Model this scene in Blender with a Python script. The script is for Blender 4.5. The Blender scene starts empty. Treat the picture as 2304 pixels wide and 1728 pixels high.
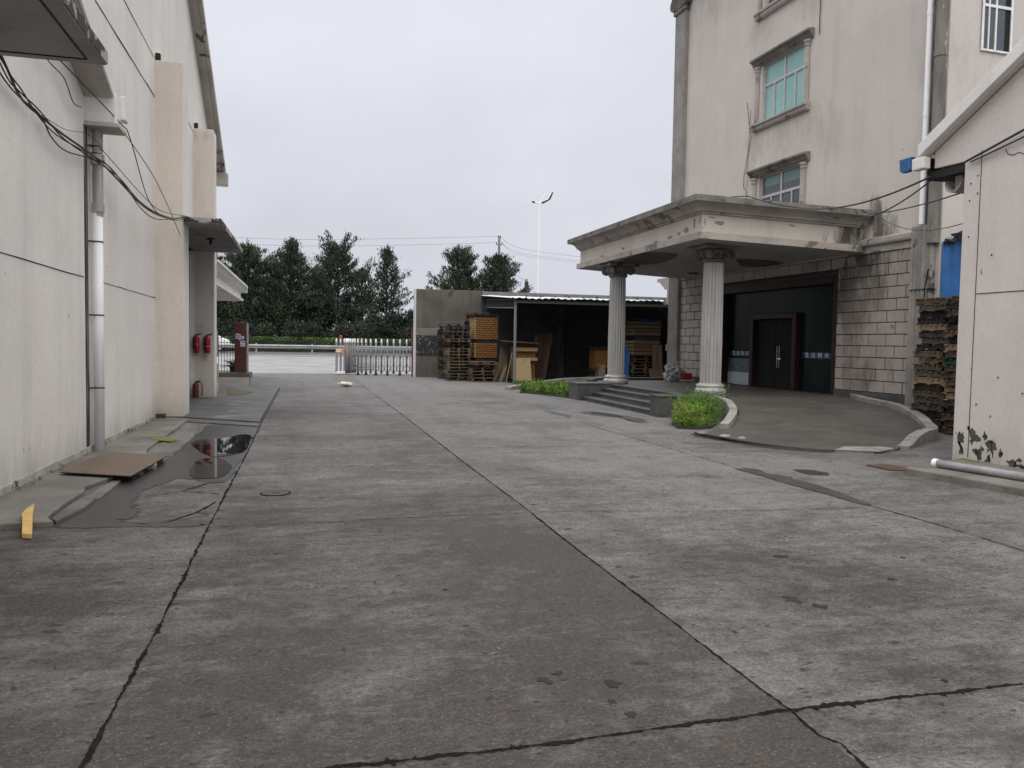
import bpy, math, random
import numpy as np
from mathutils import Matrix, Vector
random.seed(7); RNG = np.random.default_rng(7)
S = bpy.context.scene
COL = S.collection
R_ = math.radians

# ------------------------------------------------------------------ helpers
class MB:
    """collects polygons, builds one mesh object"""
    def __init__(s, M=None):
        s.v = []; s.f = []; s.M = M
    def add(s, vs, fs, M=None):
        o = len(s.v)
        M = M or s.M
        if M is not None:
            vs = [tuple(M @ Vector(p)) for p in vs]
        s.v.extend(vs); s.f.extend([tuple(i + o for i in f) for f in fs]); return s
    def box(s, x0, x1, y0, y1, z0, z1, M=None, j=0.0):
        vs = [(x, y, z) for z in (z0, z1) for y in (y0, y1) for x in (x0, x1)]
        if j: vs = [tuple(c + random.uniform(-j, j) for c in p) for p in vs]
        return s.add(vs, [(0, 2, 3, 1), (4, 5, 7, 6), (0, 1, 5, 4), (2, 6, 7, 3), (0, 4, 6, 2), (1, 3, 7, 5)], M)
    def prism(s, poly, a, b, axis='z', M=None):
        """extrude a 2d polygon between a and b along an axis (z: xy poly, y: xz poly, x: yz poly)"""
        def P(p, t):
            return {'z': (p[0], p[1], t), 'y': (p[0], t, p[1]), 'x': (t, p[0], p[1])}[axis]
        n = len(poly)
        vs = [P(p, a) for p in poly] + [P(p, b) for p in poly]
        ar = sum(poly[i][0] * poly[(i + 1) % n][1] - poly[(i + 1) % n][0] * poly[i][1] for i in range(n))
        fl = (ar > 0) ^ (b < a) ^ (axis == 'y')
        bot = list(range(n)); top = [i + n for i in range(n)]
        fs = [tuple(reversed(bot)) if fl else tuple(bot), tuple(top) if fl else tuple(reversed(top))]
        for i in range(n):
            k = (i + 1) % n
            fs.append((i, k, k + n, i + n) if fl else (i + n, k + n, k, i))
        return s.add(vs, fs, M)
    def tube(s, pts, r, n=8, M=None, caps=True):
        pts = [Vector(p) for p in pts]; m = len(pts)
        rs = r if isinstance(r, (list, tuple)) else [r] * m
        vs = []; fs = []; up = None
        for i, p in enumerate(pts):
            d = (pts[min(i + 1, m - 1)] - pts[max(i - 1, 0)]).normalized()
            if up is None:
                up = Vector((0, 0, 1)) if abs(d.z) < .9 else Vector((1, 0, 0))
            a = d.cross(up).normalized(); b = a.cross(d).normalized(); up = b
            for k in range(n):
                t = 2 * math.pi * k / n
                vs.append(tuple(p + a * rs[i] * math.cos(t) + b * rs[i] * math.sin(t)))
        for i in range(m - 1):
            for k in range(n):
                q = (k + 1) % n
                fs.append((i * n + k, i * n + q, (i + 1) * n + q, (i + 1) * n + k))
        if caps:
            fs.append(tuple(reversed(range(n)))); fs.append(tuple(range((m - 1) * n, m * n)))
        return s.add(vs, fs, M)
    def lathe(s, prof, n=24, c=(0, 0), M=None, rad=None):
        """prof: (r,z) from bottom to top about the vertical through c; rad(k,n) scales the radius"""
        vs = []; fs = []; m = len(prof)
        for r, z in prof:
            for k in range(n):
                t = 2 * math.pi * k / n; q = r * (rad(k, n) if rad else 1)
                vs.append((c[0] + q * math.cos(t), c[1] + q * math.sin(t), z))
        for i in range(m - 1):
            for k in range(n):
                q = (k + 1) % n
                fs.append((i * n + k, i * n + q, (i + 1) * n + q, (i + 1) * n + k))
        fs.append(tuple(reversed(range(n)))); fs.append(tuple(range((m - 1) * n, m * n)))
        return s.add(vs, fs, M)
    def sheet(s, poly, z, M=None):
        n = len(poly)
        ar = sum(poly[i][0] * poly[(i + 1) % n][1] - poly[(i + 1) % n][0] * poly[i][1] for i in range(n))
        if ar < 0: poly = poly[::-1]
        return s.add([(p[0], p[1], z) for p in poly], [tuple(range(n))], M)
    def build(s, name, mat, parent=None, bevel=0, smooth=False, seg=2, **tags):
        me = bpy.data.meshes.new(name)
        me.from_pydata(s.v, [], s.f); me.update()
        if smooth:
            me.polygons.foreach_set('use_smooth', [True] * len(me.polygons))
        me.materials.append(mat)
        o = bpy.data.objects.new(name, me); COL.objects.link(o)
        if parent is not None:
            o.parent = parent
            if parent.name in INV: o.matrix_parent_inverse = INV[parent.name]
        if bevel:
            b = o.modifiers.new('bevel', 'BEVEL'); b.width = bevel; b.segments = seg
            b.limit_method = 'ANGLE'; b.angle_limit = R_(40)
        tag(o, **tags)
        return o

def tag(o, label=None, cat=None, group=None, kind=None):
    if label: o['label'] = label
    if cat: o['category'] = cat
    if group: o['group'] = group
    if kind: o['kind'] = kind
    return o
INV = {}
def thing(name, label, cat, loc=(0, 0, 0), rz=0, group=None, world=False):
    o = bpy.data.objects.new(name, None); COL.objects.link(o)
    o.empty_display_size = .2
    o.location = loc; o.rotation_euler = (0, 0, rz)
    if world: INV[o.name] = (Matrix.Translation(loc) @ Matrix.Rotation(rz, 4, 'Z')).inverted()   # children are modelled in world coordinates
    return tag(o, label, cat, group)
def copy_tree(o, parent=None):
    c = o.copy(); COL.objects.link(c)
    if parent is not None: c.parent = parent
    for ch in list(o.children): copy_tree(ch, c)
    return c
def struct(mb, name, mat, **k):
    return mb.build(name, mat, kind='structure', **k)
def fast_mesh(name, V, F4, mat, parent=None, smooth=False, **tags):
    me = bpy.data.meshes.new(name)
    V = np.asarray(V, np.float32); F4 = np.asarray(F4, np.int32)
    k = F4.shape[1]
    me.vertices.add(len(V)); me.vertices.foreach_set('co', V.ravel())
    me.loops.add(F4.size); me.loops.foreach_set('vertex_index', F4.ravel())
    me.polygons.add(len(F4)); me.polygons.foreach_set('loop_start', np.arange(0, F4.size, k, dtype=np.int32))
    me.update(calc_edges=True); me.validate()
    me.materials.append(mat)
    o = bpy.data.objects.new(name, me); COL.objects.link(o)
    if parent is not None:
        o.parent = parent
        if parent.name in INV: o.matrix_parent_inverse = INV[parent.name]
    tag(o, **tags); return o
def leaves(C, D, L, W):
    """quads: centre C, long direction D, length L, width W -> V,F"""
    n = len(C); D = D / (np.linalg.norm(D, axis=1, keepdims=True) + 1e-9)
    r = RNG.normal(size=(n, 3)); A = np.cross(D, r); A /= (np.linalg.norm(A, axis=1, keepdims=True) + 1e-9)
    L = np.broadcast_to(L, (n,))[:, None]; W = np.broadcast_to(W, (n,))[:, None]
    V = np.stack([C - D * L / 2, C + A * W / 2, C + D * L / 2, C - A * W / 2], 1).reshape(-1, 3)
    return V, np.arange(4 * n).reshape(n, 4)
ORD = ['first', 'second', 'third', 'fourth', 'fifth', 'sixth', 'seventh', 'eighth', 'ninth', 'tenth', 'eleventh', 'twelfth', 'thirteenth',
       'fourteenth', 'fifteenth', 'sixteenth', 'seventeenth', 'eighteenth', 'nineteenth', 'twentieth', 'twenty first', 'twenty second', 'twenty third']

# ------------------------------------------------------------------ materials
class NT:
    def __init__(s, name):
        s.m = bpy.data.materials.new(name); s.m.use_nodes = True
        s.t = s.m.node_tree; s.n = s.t.nodes; s.b = s.n['Principled BSDF']
        s.pos = s.n.new('ShaderNodeNewGeometry').outputs['Position']
    def link(s, a, b): s.t.links.new(a, b)
    def val(s, sock, v):
        if hasattr(v, 'is_output'): s.link(v, sock)
        else:
            if isinstance(v, (tuple, list)) and len(v) == 3 and sock.type == 'RGBA': v = (*v, 1)
            sock.default_value = v
    def scaled(s, sc, rot=(0, 0, 0), loc=(0, 0, 0)):
        m = s.n.new('ShaderNodeMapping'); s.link(s.pos, m.inputs[0])
        m.inputs['Scale'].default_value = sc if isinstance(sc, (tuple, list)) else (sc,) * 3
        m.inputs['Rotation'].default_value = rot; m.inputs['Location'].default_value = loc
        return m.outputs[0]
    def noise(s, sc=1, detail=5, rough=.55, dist=0, vec=None, loc=(0, 0, 0)):
        t = s.n.new('ShaderNodeTexNoise')
        s.link(vec or s.scaled(sc, loc=loc), t.inputs['Vector'])
        t.inputs['Scale'].default_value = 1; t.inputs['Detail'].default_value = detail
        t.inputs['Roughness'].default_value = rough; t.inputs['Distortion'].default_value = dist
        return t.outputs['Fac']
    def voro(s, sc, feature='F1', vec=None, out='Distance', rnd=1):
        t = s.n.new('ShaderNodeTexVoronoi'); t.feature = feature
        s.link(vec or s.scaled(sc), t.inputs['Vector']); t.inputs['Scale'].default_value = 1
        t.inputs['Randomness'].default_value = rnd
        return t.outputs[out]
    def ramp(s, f, lo, hi, a=0., b=1.):
        r = s.n.new('ShaderNodeMapRange'); s.val(r.inputs[0], f)
        r.inputs[1].default_value = lo; r.inputs[2].default_value = hi
        r.inputs[3].default_value = a; r.inputs[4].default_value = b
        return r.outputs[0]
    def math(s, op, a, b=0.):
        m = s.n.new('ShaderNodeMath'); m.operation = op; s.val(m.inputs[0], a); s.val(m.inputs[1], b); return m.outputs[0]
    def mix(s, f, a, b, mode='MIX'):
        m = s.n.new('ShaderNodeMix'); m.data_type = 'RGBA'; m.blend_type = mode
        s.val(m.inputs[0], f); s.val(m.inputs[6], a); s.val(m.inputs[7], b); return m.outputs[2]
    def sep(s, v):
        m = s.n.new('ShaderNodeSeparateXYZ'); s.link(v, m.inputs[0]); return m.outputs
    def bump(s, h, strength=.3, dist=.01, prev=None):
        b = s.n.new('ShaderNodeBump'); s.link(h, b.inputs['Height'])
        b.inputs['Strength'].default_value = strength; b.inputs['Distance'].default_value = dist
        if prev is not None: s.link(prev, b.inputs['Normal'])
        return b.outputs[0]
    def done(s, color, rough=.8, metal=0., spec=.5, normal=None, alpha=None):
        b = s.b
        s.val(b.inputs['Base Color'], color); s.val(b.inputs['Roughness'], rough)
        s.val(b.inputs['Metallic'], metal); s.val(b.inputs['Specular IOR Level'], spec)
        if normal is not None: s.link(normal, b.inputs['Normal'])
        if alpha is not None: s.val(b.inputs['Alpha'], alpha)
        return s.m

def surf(name, base, alt=None, scale=1.5, lo=.4, hi=.62, rough=.8, grain=.25, gscale=60, bump=.25, bscale=50, bdist=.006,
         spots=None, streak=None, metal=0., spec=.4, detail=6, stretch=None):
    """weathered surface: two tones in clumps, fine grain, optional spots (colour, scale, threshold) and rain streaks (colour, strength)"""
    t = NT(name)
    alt = alt or tuple(c * .75 for c in base)
    vec = t.scaled(stretch) if stretch else None
    c = t.mix(t.ramp(t.noise(scale, detail, .6, vec=vec), lo, hi), base, alt)
    if grain:
        c = t.mix(1., c, t.ramp(t.noise(gscale, 3, .6), .25, .75, 1 - grain, 1 + grain), 'MULTIPLY')
    if streak:
        f = t.ramp(t.noise((2.6, 2.6, .12), 6, .65), .5, .72, 0, streak[1])
        c = t.mix(f, c, streak[0])
    if spots:
        for col, sc, th in spots:
            f = t.ramp(t.noise(sc, 5, .65, .4), th, th + .03)
            c = t.mix(f, c, col)
    nrm = t.bump(t.noise(bscale, 4, .6), bump, bdist) if bump else None
    return t.done(c, rough, metal, spec, nrm)
def wood(name, a, b, dark=(.05, .035, .02), rough=.85, dk=.58):
    t = NT(name)
    oi = t.n.new('ShaderNodeObjectInfo').outputs['Random']
    c = t.mix(t.ramp(t.noise((6, 6, 40), 4, .6), .35, .65), a, b)
    c = t.mix(t.ramp(t.noise(2.3, 5, .7), dk, dk + .14, 0, .85), c, dark)
    c = t.mix(1., c, t.ramp(oi, 0, 1, .65, 1.2), 'MULTIPLY')
    return t.done(c, rough, 0, .25, t.bump(t.noise((30, 30, 90), 3), .3, .004))
def leaf(name, a, b, hi=.65, trans=.0, sc=.9):
    t = NT(name)
    c = t.mix(t.ramp(t.noise(sc, 3, .6), .38, hi), a, b)
    c = t.mix(1., c, t.ramp(t.noise(9, 2), .3, .7, .7, 1.3), 'MULTIPLY')
    return t.done(c, .6, 0, .3)
def plain(name, c, rough=.5, metal=0., spec=.5, var=.12, sc=8):
    t = NT(name)
    k = t.mix(1., c, t.ramp(t.noise(sc, 4), .3, .7, 1 - var, 1 + var), 'MULTIPLY')
    return t.done(k, rough, metal, spec)

M = {}
def leak(t, c, col, pts, r0, r1, n=3.0):
    """mould below a leaking joint: a ragged patch round fixed places on the building"""
    for p in pts:
        m = t.n.new('ShaderNodeVectorMath'); m.operation = 'DISTANCE'; t.link(t.pos, m.inputs[0]); m.inputs[1].default_value = p
        d = t.math('ADD', m.outputs['Value'], t.ramp(t.noise((n, n, n * .35), 6, .7, .3), .3, .7, .45, -.45))
        c = t.mix(t.ramp(d, r0, r1, 0, .92), c, col)
    return c
# ------------------------------------------------------------------ camera
cam = bpy.data.cameras.new('camera'); co = bpy.data.objects.new('camera', cam); COL.objects.link(co)
cam.sensor_width = 36; cam.lens = 36 * 1797 / 2304; cam.clip_end = 3000; cam.clip_start = .05
Rm = Matrix(((0.968453, -0.003448, -0.249173), (-0.248651, 0.052744, -0.967156), (0.016477, 0.998602, 0.050223)))
co.matrix_world = Matrix.Translation((0, 0, 1.65)) @ Rm.to_4x4()
S.camera = co

# ------------------------------------------------------------------ world: overcast daylight
w = bpy.data.worlds.new('World'); S.world = w; w.use_nodes = True
nt = w.node_tree; nn = nt.nodes; L = nt.links
bg = nn['Background']
SUN_EL, SUN_AZ = 48, 190
sky = nn.new('ShaderNodeTexSky'); sky.sky_type = 'NISHITA'; sky.sun_disc = False
sky.sun_elevation = R_(SUN_EL); sky.sun_rotation = R_(SUN_AZ); sky.air_density = 1.5; sky.dust_density = 4
hs = nn.new('ShaderNodeHueSaturation'); hs.inputs['Saturation'].default_value = .25; hs.inputs['Value'].default_value = 1.
L.new(sky.outputs[0], hs.inputs['Color'])
tc = nn.new('ShaderNodeTexCoord')
sp = nn.new('ShaderNodeSeparateXYZ'); L.new(tc.outputs['Generated'], sp.inputs[0])
el = nn.new('ShaderNodeMapRange'); L.new(sp.outputs[2], el.inputs[0])
el.inputs[1].default_value = 0.; el.inputs[2].default_value = 1.; el.inputs[3].default_value = 0; el.inputs[4].default_value = 1
cr = nn.new('ShaderNodeValToRGB'); L.new(el.outputs[0], cr.inputs[0])
e = cr.color_ramp.elements
e[0].position = 0.; e[0].color = (6.7, 6.95, 7.75, 1)      # cloud deck near the horizon
e[1].position = 1.; e[1].color = (25.0, 25.0, 25.4, 1)      # brighter overhead, as under thick overcast
k = e.new(.40); k.color = (8.0, 8.25, 9.0, 1); k = e.new(.62); k.color = (18.5, 18.6, 19.2, 1)
mp = nn.new('ShaderNodeMapping'); L.new(tc.outputs['Generated'], mp.inputs[0]); mp.inputs['Scale'].default_value = (2.2, 2.2, 4.5)
nz = nn.new('ShaderNodeTexNoise'); L.new(mp.outputs[0], nz.inputs['Vector']); nz.inputs['Scale'].default_value = 1.1; nz.inputs['Detail'].default_value = 5; nz.inputs['Roughness'].default_value = .5
cl = nn.new('ShaderNodeMapRange'); L.new(nz.outputs['Fac'], cl.inputs[0]); cl.inputs[1].default_value = .3; cl.inputs[2].default_value = .7; cl.inputs[3].default_value = .90; cl.inputs[4].default_value = 1.07
mu = nn.new('ShaderNodeMix'); mu.data_type = 'RGBA'; mu.blend_type = 'MULTIPLY'; mu.inputs[0].default_value = 1
L.new(cr.outputs[0], mu.inputs[6]); L.new(cl.outputs[0], mu.inputs[7])
mx = nn.new('ShaderNodeMix'); mx.data_type = 'RGBA'; mx.inputs[0].default_value = .92
L.new(hs.outputs[0], mx.inputs[6]); L.new(mu.outputs[2], mx.inputs[7]); L.new(mx.outputs[2], bg.inputs[0])
bg.inputs[1].default_value = .1
sun = bpy.data.lights.new('sun', 'SUN'); so = bpy.data.objects.new('sun', sun); COL.objects.link(so)
sun.energy = 1.3; sun.angle = R_(50); sun.color = (1, .97, .92)
so.rotation_euler = (R_(90 - SUN_EL), 0, R_(180 - SUN_AZ))
S.view_settings.view_transform = 'Standard'; S.view_settings.look = 'None'; S.view_settings.exposure = 0; S.view_settings.gamma = 1
S.cycles.use_denoising = True; S.cycles.max_bounces = 6
# ------------------------------------------------------------------ ground
def concrete_yard():
    t = NT('yard_concrete'); x, y, z = t.sep(t.pos)
    big = t.noise(.30, 6, .62, .4); mid = t.noise((.9, 1.25, 1), 11, .72, .9); fin = t.noise((7, 9, 1), 10, .78, .5)
    strk = t.noise((.45, 3.2, 1), 9, .74, .7)
    f = t.math('ADD', t.math('MULTIPLY', big, 1.05), t.math('ADD', t.math('MULTIPLY', mid, .75), t.math('ADD', t.math('MULTIPLY', fin, .85), t.math('MULTIPLY', strk, .55))))
    # lanes of slabs: each was poured and worn differently
    left = t.math('LESS_THAN', x, -.83); right = t.math('GREATER_THAN', x, 2.14)
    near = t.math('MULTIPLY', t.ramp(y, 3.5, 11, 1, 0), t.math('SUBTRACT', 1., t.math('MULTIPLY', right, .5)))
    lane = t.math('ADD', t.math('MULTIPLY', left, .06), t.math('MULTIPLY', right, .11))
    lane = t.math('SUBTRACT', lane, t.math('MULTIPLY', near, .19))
    lane = t.math('ADD', lane, t.ramp(y, 9, 40, 0.02, .22))  # tone also gets paler with distance, across all lanes
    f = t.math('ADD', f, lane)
    worn = t.ramp(f, 1.43, 1.80)
    dark = t.mix(t.noise(.8, 3), (.047, .041, .037), (.066, .059, .053))
    lite = t.mix(t.noise(2.2, 4), (.132, .128, .124), (.188, .183, .178))
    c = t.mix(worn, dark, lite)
    c = t.mix(t.math('MULTIPLY', t.ramp(t.noise(1.5, 7, .72, .6, loc=(7, 3, 0)), .55, .70), .5), c, (.072, .057, .043))   # brown silt
    c = t.mix(1., c, t.ramp(t.noise((38, 48, 1), 7, .78), .3, .7, .42, 1.6), 'MULTIPLY')      # coarse trowel grain
    c = t.mix(1., c, t.ramp(t.noise(150, 3, .7), .32, .68, .55, 1.45), 'MULTIPLY')
    flake = t.ramp(t.noise((11, 26, 1), 9, .82, .8), .56, .61, 0, .75)       # scaled-off skin
    c = t.mix(flake, c, (.024, .022, .020))
    c = t.mix(t.ramp(t.noise((26, 55, 1), 6, .75, .3, loc=(3, 8, 0)), .61, .66, 0, .55), c, (.19, .185, .18))
    vc = t.voro(60, out='Color'); vd = t.voro(60)
    h, s_, v_ = t.sep(vc)
    stone = t.math('MULTIPLY', t.math('MULTIPLY', t.math('LESS_THAN', vd, .36), t.math('GREATER_THAN', h, .80)), t.ramp(worn, 0, .8, .65, .15))
    c = t.mix(stone, c, t.mix(s_, (.13, .075, .042), (.16, .14, .12)))      # aggregate showing through
    sp = t.ramp(t.noise((3.1, 4.2, 1), 4, .6, .4, loc=(3, 1, 0)), .70, .73)
    c = t.mix(t.math('MULTIPLY', sp, .75), c, (.022, .020, .018))                # oil drips
    sp = t.ramp(t.noise((.8, .6, 1), 6, .7, .8, loc=(1, 9, 0)), .60, .74)
    c = t.mix(t.math('MULTIPLY', sp, .45), c, (.035, .031, .028))                # faint old oil stains
    def flecks(c, sc, r, frac, col, amt, loc):
        wv = t.n.new('ShaderNodeVectorMath'); wv.operation = 'ADD'; nzc = t.n.new('ShaderNodeTexNoise'); t.link(t.scaled(sc * 2.2), nzc.inputs['Vector']); nzc.inputs['Scale'].default_value = 1; nzc.inputs['Detail'].default_value = 5
        ms = t.n.new('ShaderNodeVectorMath'); ms.operation = 'SCALE'; t.link(nzc.outputs['Color'], ms.inputs[0]); ms.inputs['Scale'].default_value = .55
        t.link(t.scaled((sc * .8, sc * 1.25, 1), loc=loc), wv.inputs[0]); t.link(ms.outputs[0], wv.inputs[1])
        d = t.voro(1, vec=wv.outputs[0]); cc = t.sep(t.voro(1, vec=wv.outputs[0], out='Color'))
        lim = t.math('MULTIPLY', cc[1], r); on = t.math('LESS_THAN', cc[0], frac)
        k = t.math('MULTIPLY', t.ramp(t.math('SUBTRACT', lim, d), 0, .04), on)
        return t.mix(t.math('MULTIPLY', k, amt), c, col)
    c = flecks(c, 15, .30, .36, (.028, .025, .022), .7, (0, 0, 0))
    c = flecks(c, 6.5, .26, .16, (.026, .023, .021), .75, (3, 5, 0))
    c = flecks(c, 27, .30, .14, (.15, .14, .13), .4, (1, 7, 0))
    # faint tyre lanes along the drive
    xx = t.math('ADD', x, t.math('MULTIPLY', t.noise((.05, .11, 1), 2), 1.2))
    trk = t.math('MULTIPLY', t.ramp(t.math('SINE', t.math('MULTIPLY', xx, 4.1)), .62, .95, 0, .22), t.ramp(t.noise((3, .5, 1), 6, .7), .4, .65))
    c = t.mix(trk, c, (.03, .027, .025))
    rough = t.ramp(worn, 0, 1, .62, .85)
    n = t.bump(t.noise(9, 8, .7), .25, .012)
    n = t.bump(t.noise(70, 6, .75), .6, .006, n)
    return t.done(c, rough, 0, .13, n)
M['yard'] = concrete_yard()
M['pale'] = surf('pale_forecourt', (.27, .26, .26), (.20, .195, .195), .5, .4, .66, .7, .12, 30, .2, 40)
M['asphalt'] = surf('asphalt', (.13, .133, .14), (.085, .088, .092), .6, .4, .6, .45, .2, 80)
M['soil'] = surf('soil', (.05, .04, .03), (.03, .035, .018), 2, rough=.95)
M['joint'] = surf('joint_filler', (.014, .013, .012), (.008, .0075, .007), 20, rough=.95, grain=.4, spec=.08)
M['apron'] = surf('apron_concrete', (.165, .152, .132), (.09, .083, .072), 1.7, .38, .64, .75, .3, 90, .4, 60,
                  spots=[((.05, .046, .04), 5, .66)])
M['mosslab'] = surf('mossy_slab', (.20, .19, .165), (.115, .11, .095), 1.2, .36, .62, .65, .28, 90, .4, 60, spots=[((.10, .11, .03), 1.1, .585)])
M['wet'] = surf('wet_concrete', (.020, .0185, .017), (.030, .0275, .0255), 3, .35, .65, .42, .2, 90, .15, 90, .004, spec=.5)
M['damp'] = surf('damp_stain', (.014, .013, .012), (.024, .022, .020), 5, .35, .65, .9, .25, 120, .2, 90, .004)
M['damp2'] = surf('damp_edge', (.042, .038, .035), (.058, .053, .049), 5, .35, .65, .7, .3, 120, .2, 90, .004)
M['bituminous'] = surf('bituminous_fill', (.026, .024, .022), (.045, .041, .038), 4, .35, .65, .7, .35, 120, .4, 90, .004)
t = NT('puddle_water'); M['water'] = t.done((.012, .012, .011), .015, 0, .5)
M['moss'] = surf('moss', (.11, .15, .012), (.16, .17, .05), 8, rough=.9, grain=.4)
M['mossdull'] = surf('dull_moss', (.085, .08, .035), (.11, .105, .07), 4, rough=.9, grain=.4)
M['kerb'] = surf('kerb_stone', (.27, .255, .23), (.18, .17, .15), 2.5, rough=.8, spots=[((.09, .085, .075), 6, .64)])
M['granite'] = surf('grey_granite', (.085, .082, .08), (.055, .053, .051), 2.5, rough=.42, grain=.35, gscale=150, spots=[((.19, .185, .18), 1.6, .70)])
M['plat'] = surf('platform_stone', (.075, .07, .066), (.05, .047, .044), 1.4, rough=.45, grain=.25)

def paving():
    t = NT('ramp_paving')
    b = t.n.new('ShaderNodeTexBrick'); t.link(t.scaled(1, rot=(0, 0, .25)), b.inputs['Vector'])
    b.inputs['Scale'].default_value = 1; b.inputs['Mortar Size'].default_value = .008; b.inputs['Brick Width'].default_value = .9
    b.inputs['Row Height'].default_value = .45; b.inputs['Mortar Smooth'].default_value = .3
    c = t.mix(t.ramp(t.noise(1.1, 7, .65, .4), .36, .64), (.085, .075, .064), (.056, .049, .042))
    c = t.mix(t.math('MULTIPLY', b.outputs['Fac'], .8), c, (.025, .021, .018))
    c = t.mix(1., c, t.ramp(t.noise(120, 3), .25, .75, .75, 1.25), 'MULTIPLY')
    c = t.mix(t.ramp(t.noise((1.2, 6, 1), 6, .7), .6, .68, 0, .6), c, (.155, .148, .14))
    return t.done(c, .55, 0, .45, t.bump(t.noise(60, 4), .3, .006))
M['paving'] = paving()

def ribbon(pts, w, jit, z, step=.03, seed=1):
    """a ragged strip along a polyline on the ground"""
    r = random.Random(seed); mb = MB(); P = []
    for (x0, y0), (x1, y1) in zip(pts[:-1], pts[1:]):
        n = max(1, int(math.hypot(x1 - x0, y1 - y0) / step))
        for i in range(n): P.append((x0 + (x1 - x0) * i / n, y0 + (y1 - y0) * i / n))
    P.append(pts[-1]); vs = []; m = len(P); ca = cb = 0
    for i, (x, y) in enumerate(P):
        a = P[max(i - 1, 0)]; b = P[min(i + 1, m - 1)]; d = math.hypot(b[0] - a[0], b[1] - a[1]) or 1
        nx, ny = -(b[1] - a[1]) / d, (b[0] - a[0]) / d
        ca = .86 * ca + r.uniform(-jit, jit) * .8; cb = .86 * cb + r.uniform(-jit, jit) * .8
        wa = max(.12 * w, w / 2 + ca + r.uniform(-.3, .3) * jit); wb = max(.12 * w, w / 2 + cb + r.uniform(-.3, .3) * jit)
        if r.random() < .02: wa += jit * r.uniform(1, 4)
        if r.random() < .02: wb += jit * r.uniform(1, 4)
        vs += [(x + nx * wa, y + ny * wa, z), (x - nx * wb, y - ny * wb, z)]
    mb.add(vs, [(2 * i + 1, 2 * i + 3, 2 * i + 2, 2 * i) for i in range(m - 1)])
    return mb
def blob(pts, z, sub=6, jit=.02, seed=1):
    """irregular outline through the points, filled flat at height z"""
    r = random.Random(seed); n = len(pts); out = []
    for i in range(n):
        p0, p1, p2, p3 = (Vector(pts[(i + k) % n]) for k in (-1, 0, 1, 2))
        for k in range(sub):
            u = k / sub
            q = .5 * ((2 * p1) + (p2 - p0) * u + (2 * p0 - 5 * p1 + 4 * p2 - p3) * u * u + (3 * p1 - p0 - 3 * p2 + p3) * u ** 3)
            out.append((q.x + r.uniform(-jit, jit), q.y + r.uniform(-jit, jit)))
    return out
def faded(mat, lo=.25, hi=.75, n=9):
    """the stain thins out raggedly towards its outline"""
    k = mat.name + '_faded'
    if k in M: return M[k]
    m = mat.copy(); m.name = k; tr = m.node_tree; N_ = tr.nodes; b = N_['Principled BSDF']
    at = N_.new('ShaderNodeAttribute'); at.attribute_name = 'fade'
    nz = N_.new('ShaderNodeTexNoise'); nz.inputs['Scale'].default_value = n; nz.inputs['Detail'].default_value = 7; nz.inputs['Roughness'].default_value = .7
    g = N_.new('ShaderNodeNewGeometry'); tr.links.new(g.outputs['Position'], nz.inputs['Vector'])
    a = N_.new('ShaderNodeMath'); a.operation = 'MULTIPLY_ADD'; tr.links.new(nz.outputs['Fac'], a.inputs[0]); a.inputs[1].default_value = 1.5; a.inputs[2].default_value = -.75
    s = N_.new('ShaderNodeMath'); tr.links.new(at.outputs['Fac'], s.inputs[0]); tr.links.new(a.outputs[0], s.inputs[1])
    r = N_.new('ShaderNodeMapRange'); tr.links.new(s.outputs[0], r.inputs[0]); r.inputs[1].default_value = lo; r.inputs[2].default_value = hi
    tr.links.new(r.outputs[0], b.inputs['Alpha']); M[k] = m; return m
def patch(name, pts, mat, z=.004, jit=.02, sub=6, seed=1, fade=None):
    P = blob(pts, z, sub, jit, seed)
    if fade is None:
        mb = MB(); mb.sheet(P, z); return struct(mb, name, mat)
    n = len(P); ar = sum(P[i][0] * P[(i + 1) % n][1] - P[(i + 1) % n][0] * P[i][1] for i in range(n))
    if ar < 0: P = P[::-1]
    mb = MB(); I2 = []
    cx, cy = sum(p[0] for p in P) / n, sum(p[1] for p in P) / n
    for i in range(n):
        if fade > .11:            # wide soft edge: shrink towards the middle
            k = max(.25, 1 - fade * 1.6 / math.hypot(P[i][0] - cx, P[i][1] - cy)) if math.hypot(P[i][0] - cx, P[i][1] - cy) > .01 else .25
            k = .45 if fade > .2 else .7
            I2.append(Vector((cx + (P[i][0] - cx) * k, cy + (P[i][1] - cy) * k))); continue
        a = Vector(P[(i - 2) % n]); b = Vector(P[(i + 2) % n]); d = (b - a).normalized(); nr = Vector((d.y, -d.x))
        p = Vector(P[i]); I2.append(p - nr * fade * .5); P[i] = tuple(p + nr * fade * .5)
    mb.v = [(p[0], p[1], z) for p in P] + [(p.x, p.y, z) for p in I2]
    mb.f = [(i, (i + 1) % n, n + (i + 1) % n, n + i) for i in range(n)] + [tuple(range(n, 2 * n))]
    o = struct(mb, name, faded(mat)); at = o.data.attributes.new('fade', 'FLOAT', 'POINT')
    at.data.foreach_set('value', [0.] * n + [1.] * n); return o

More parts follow.
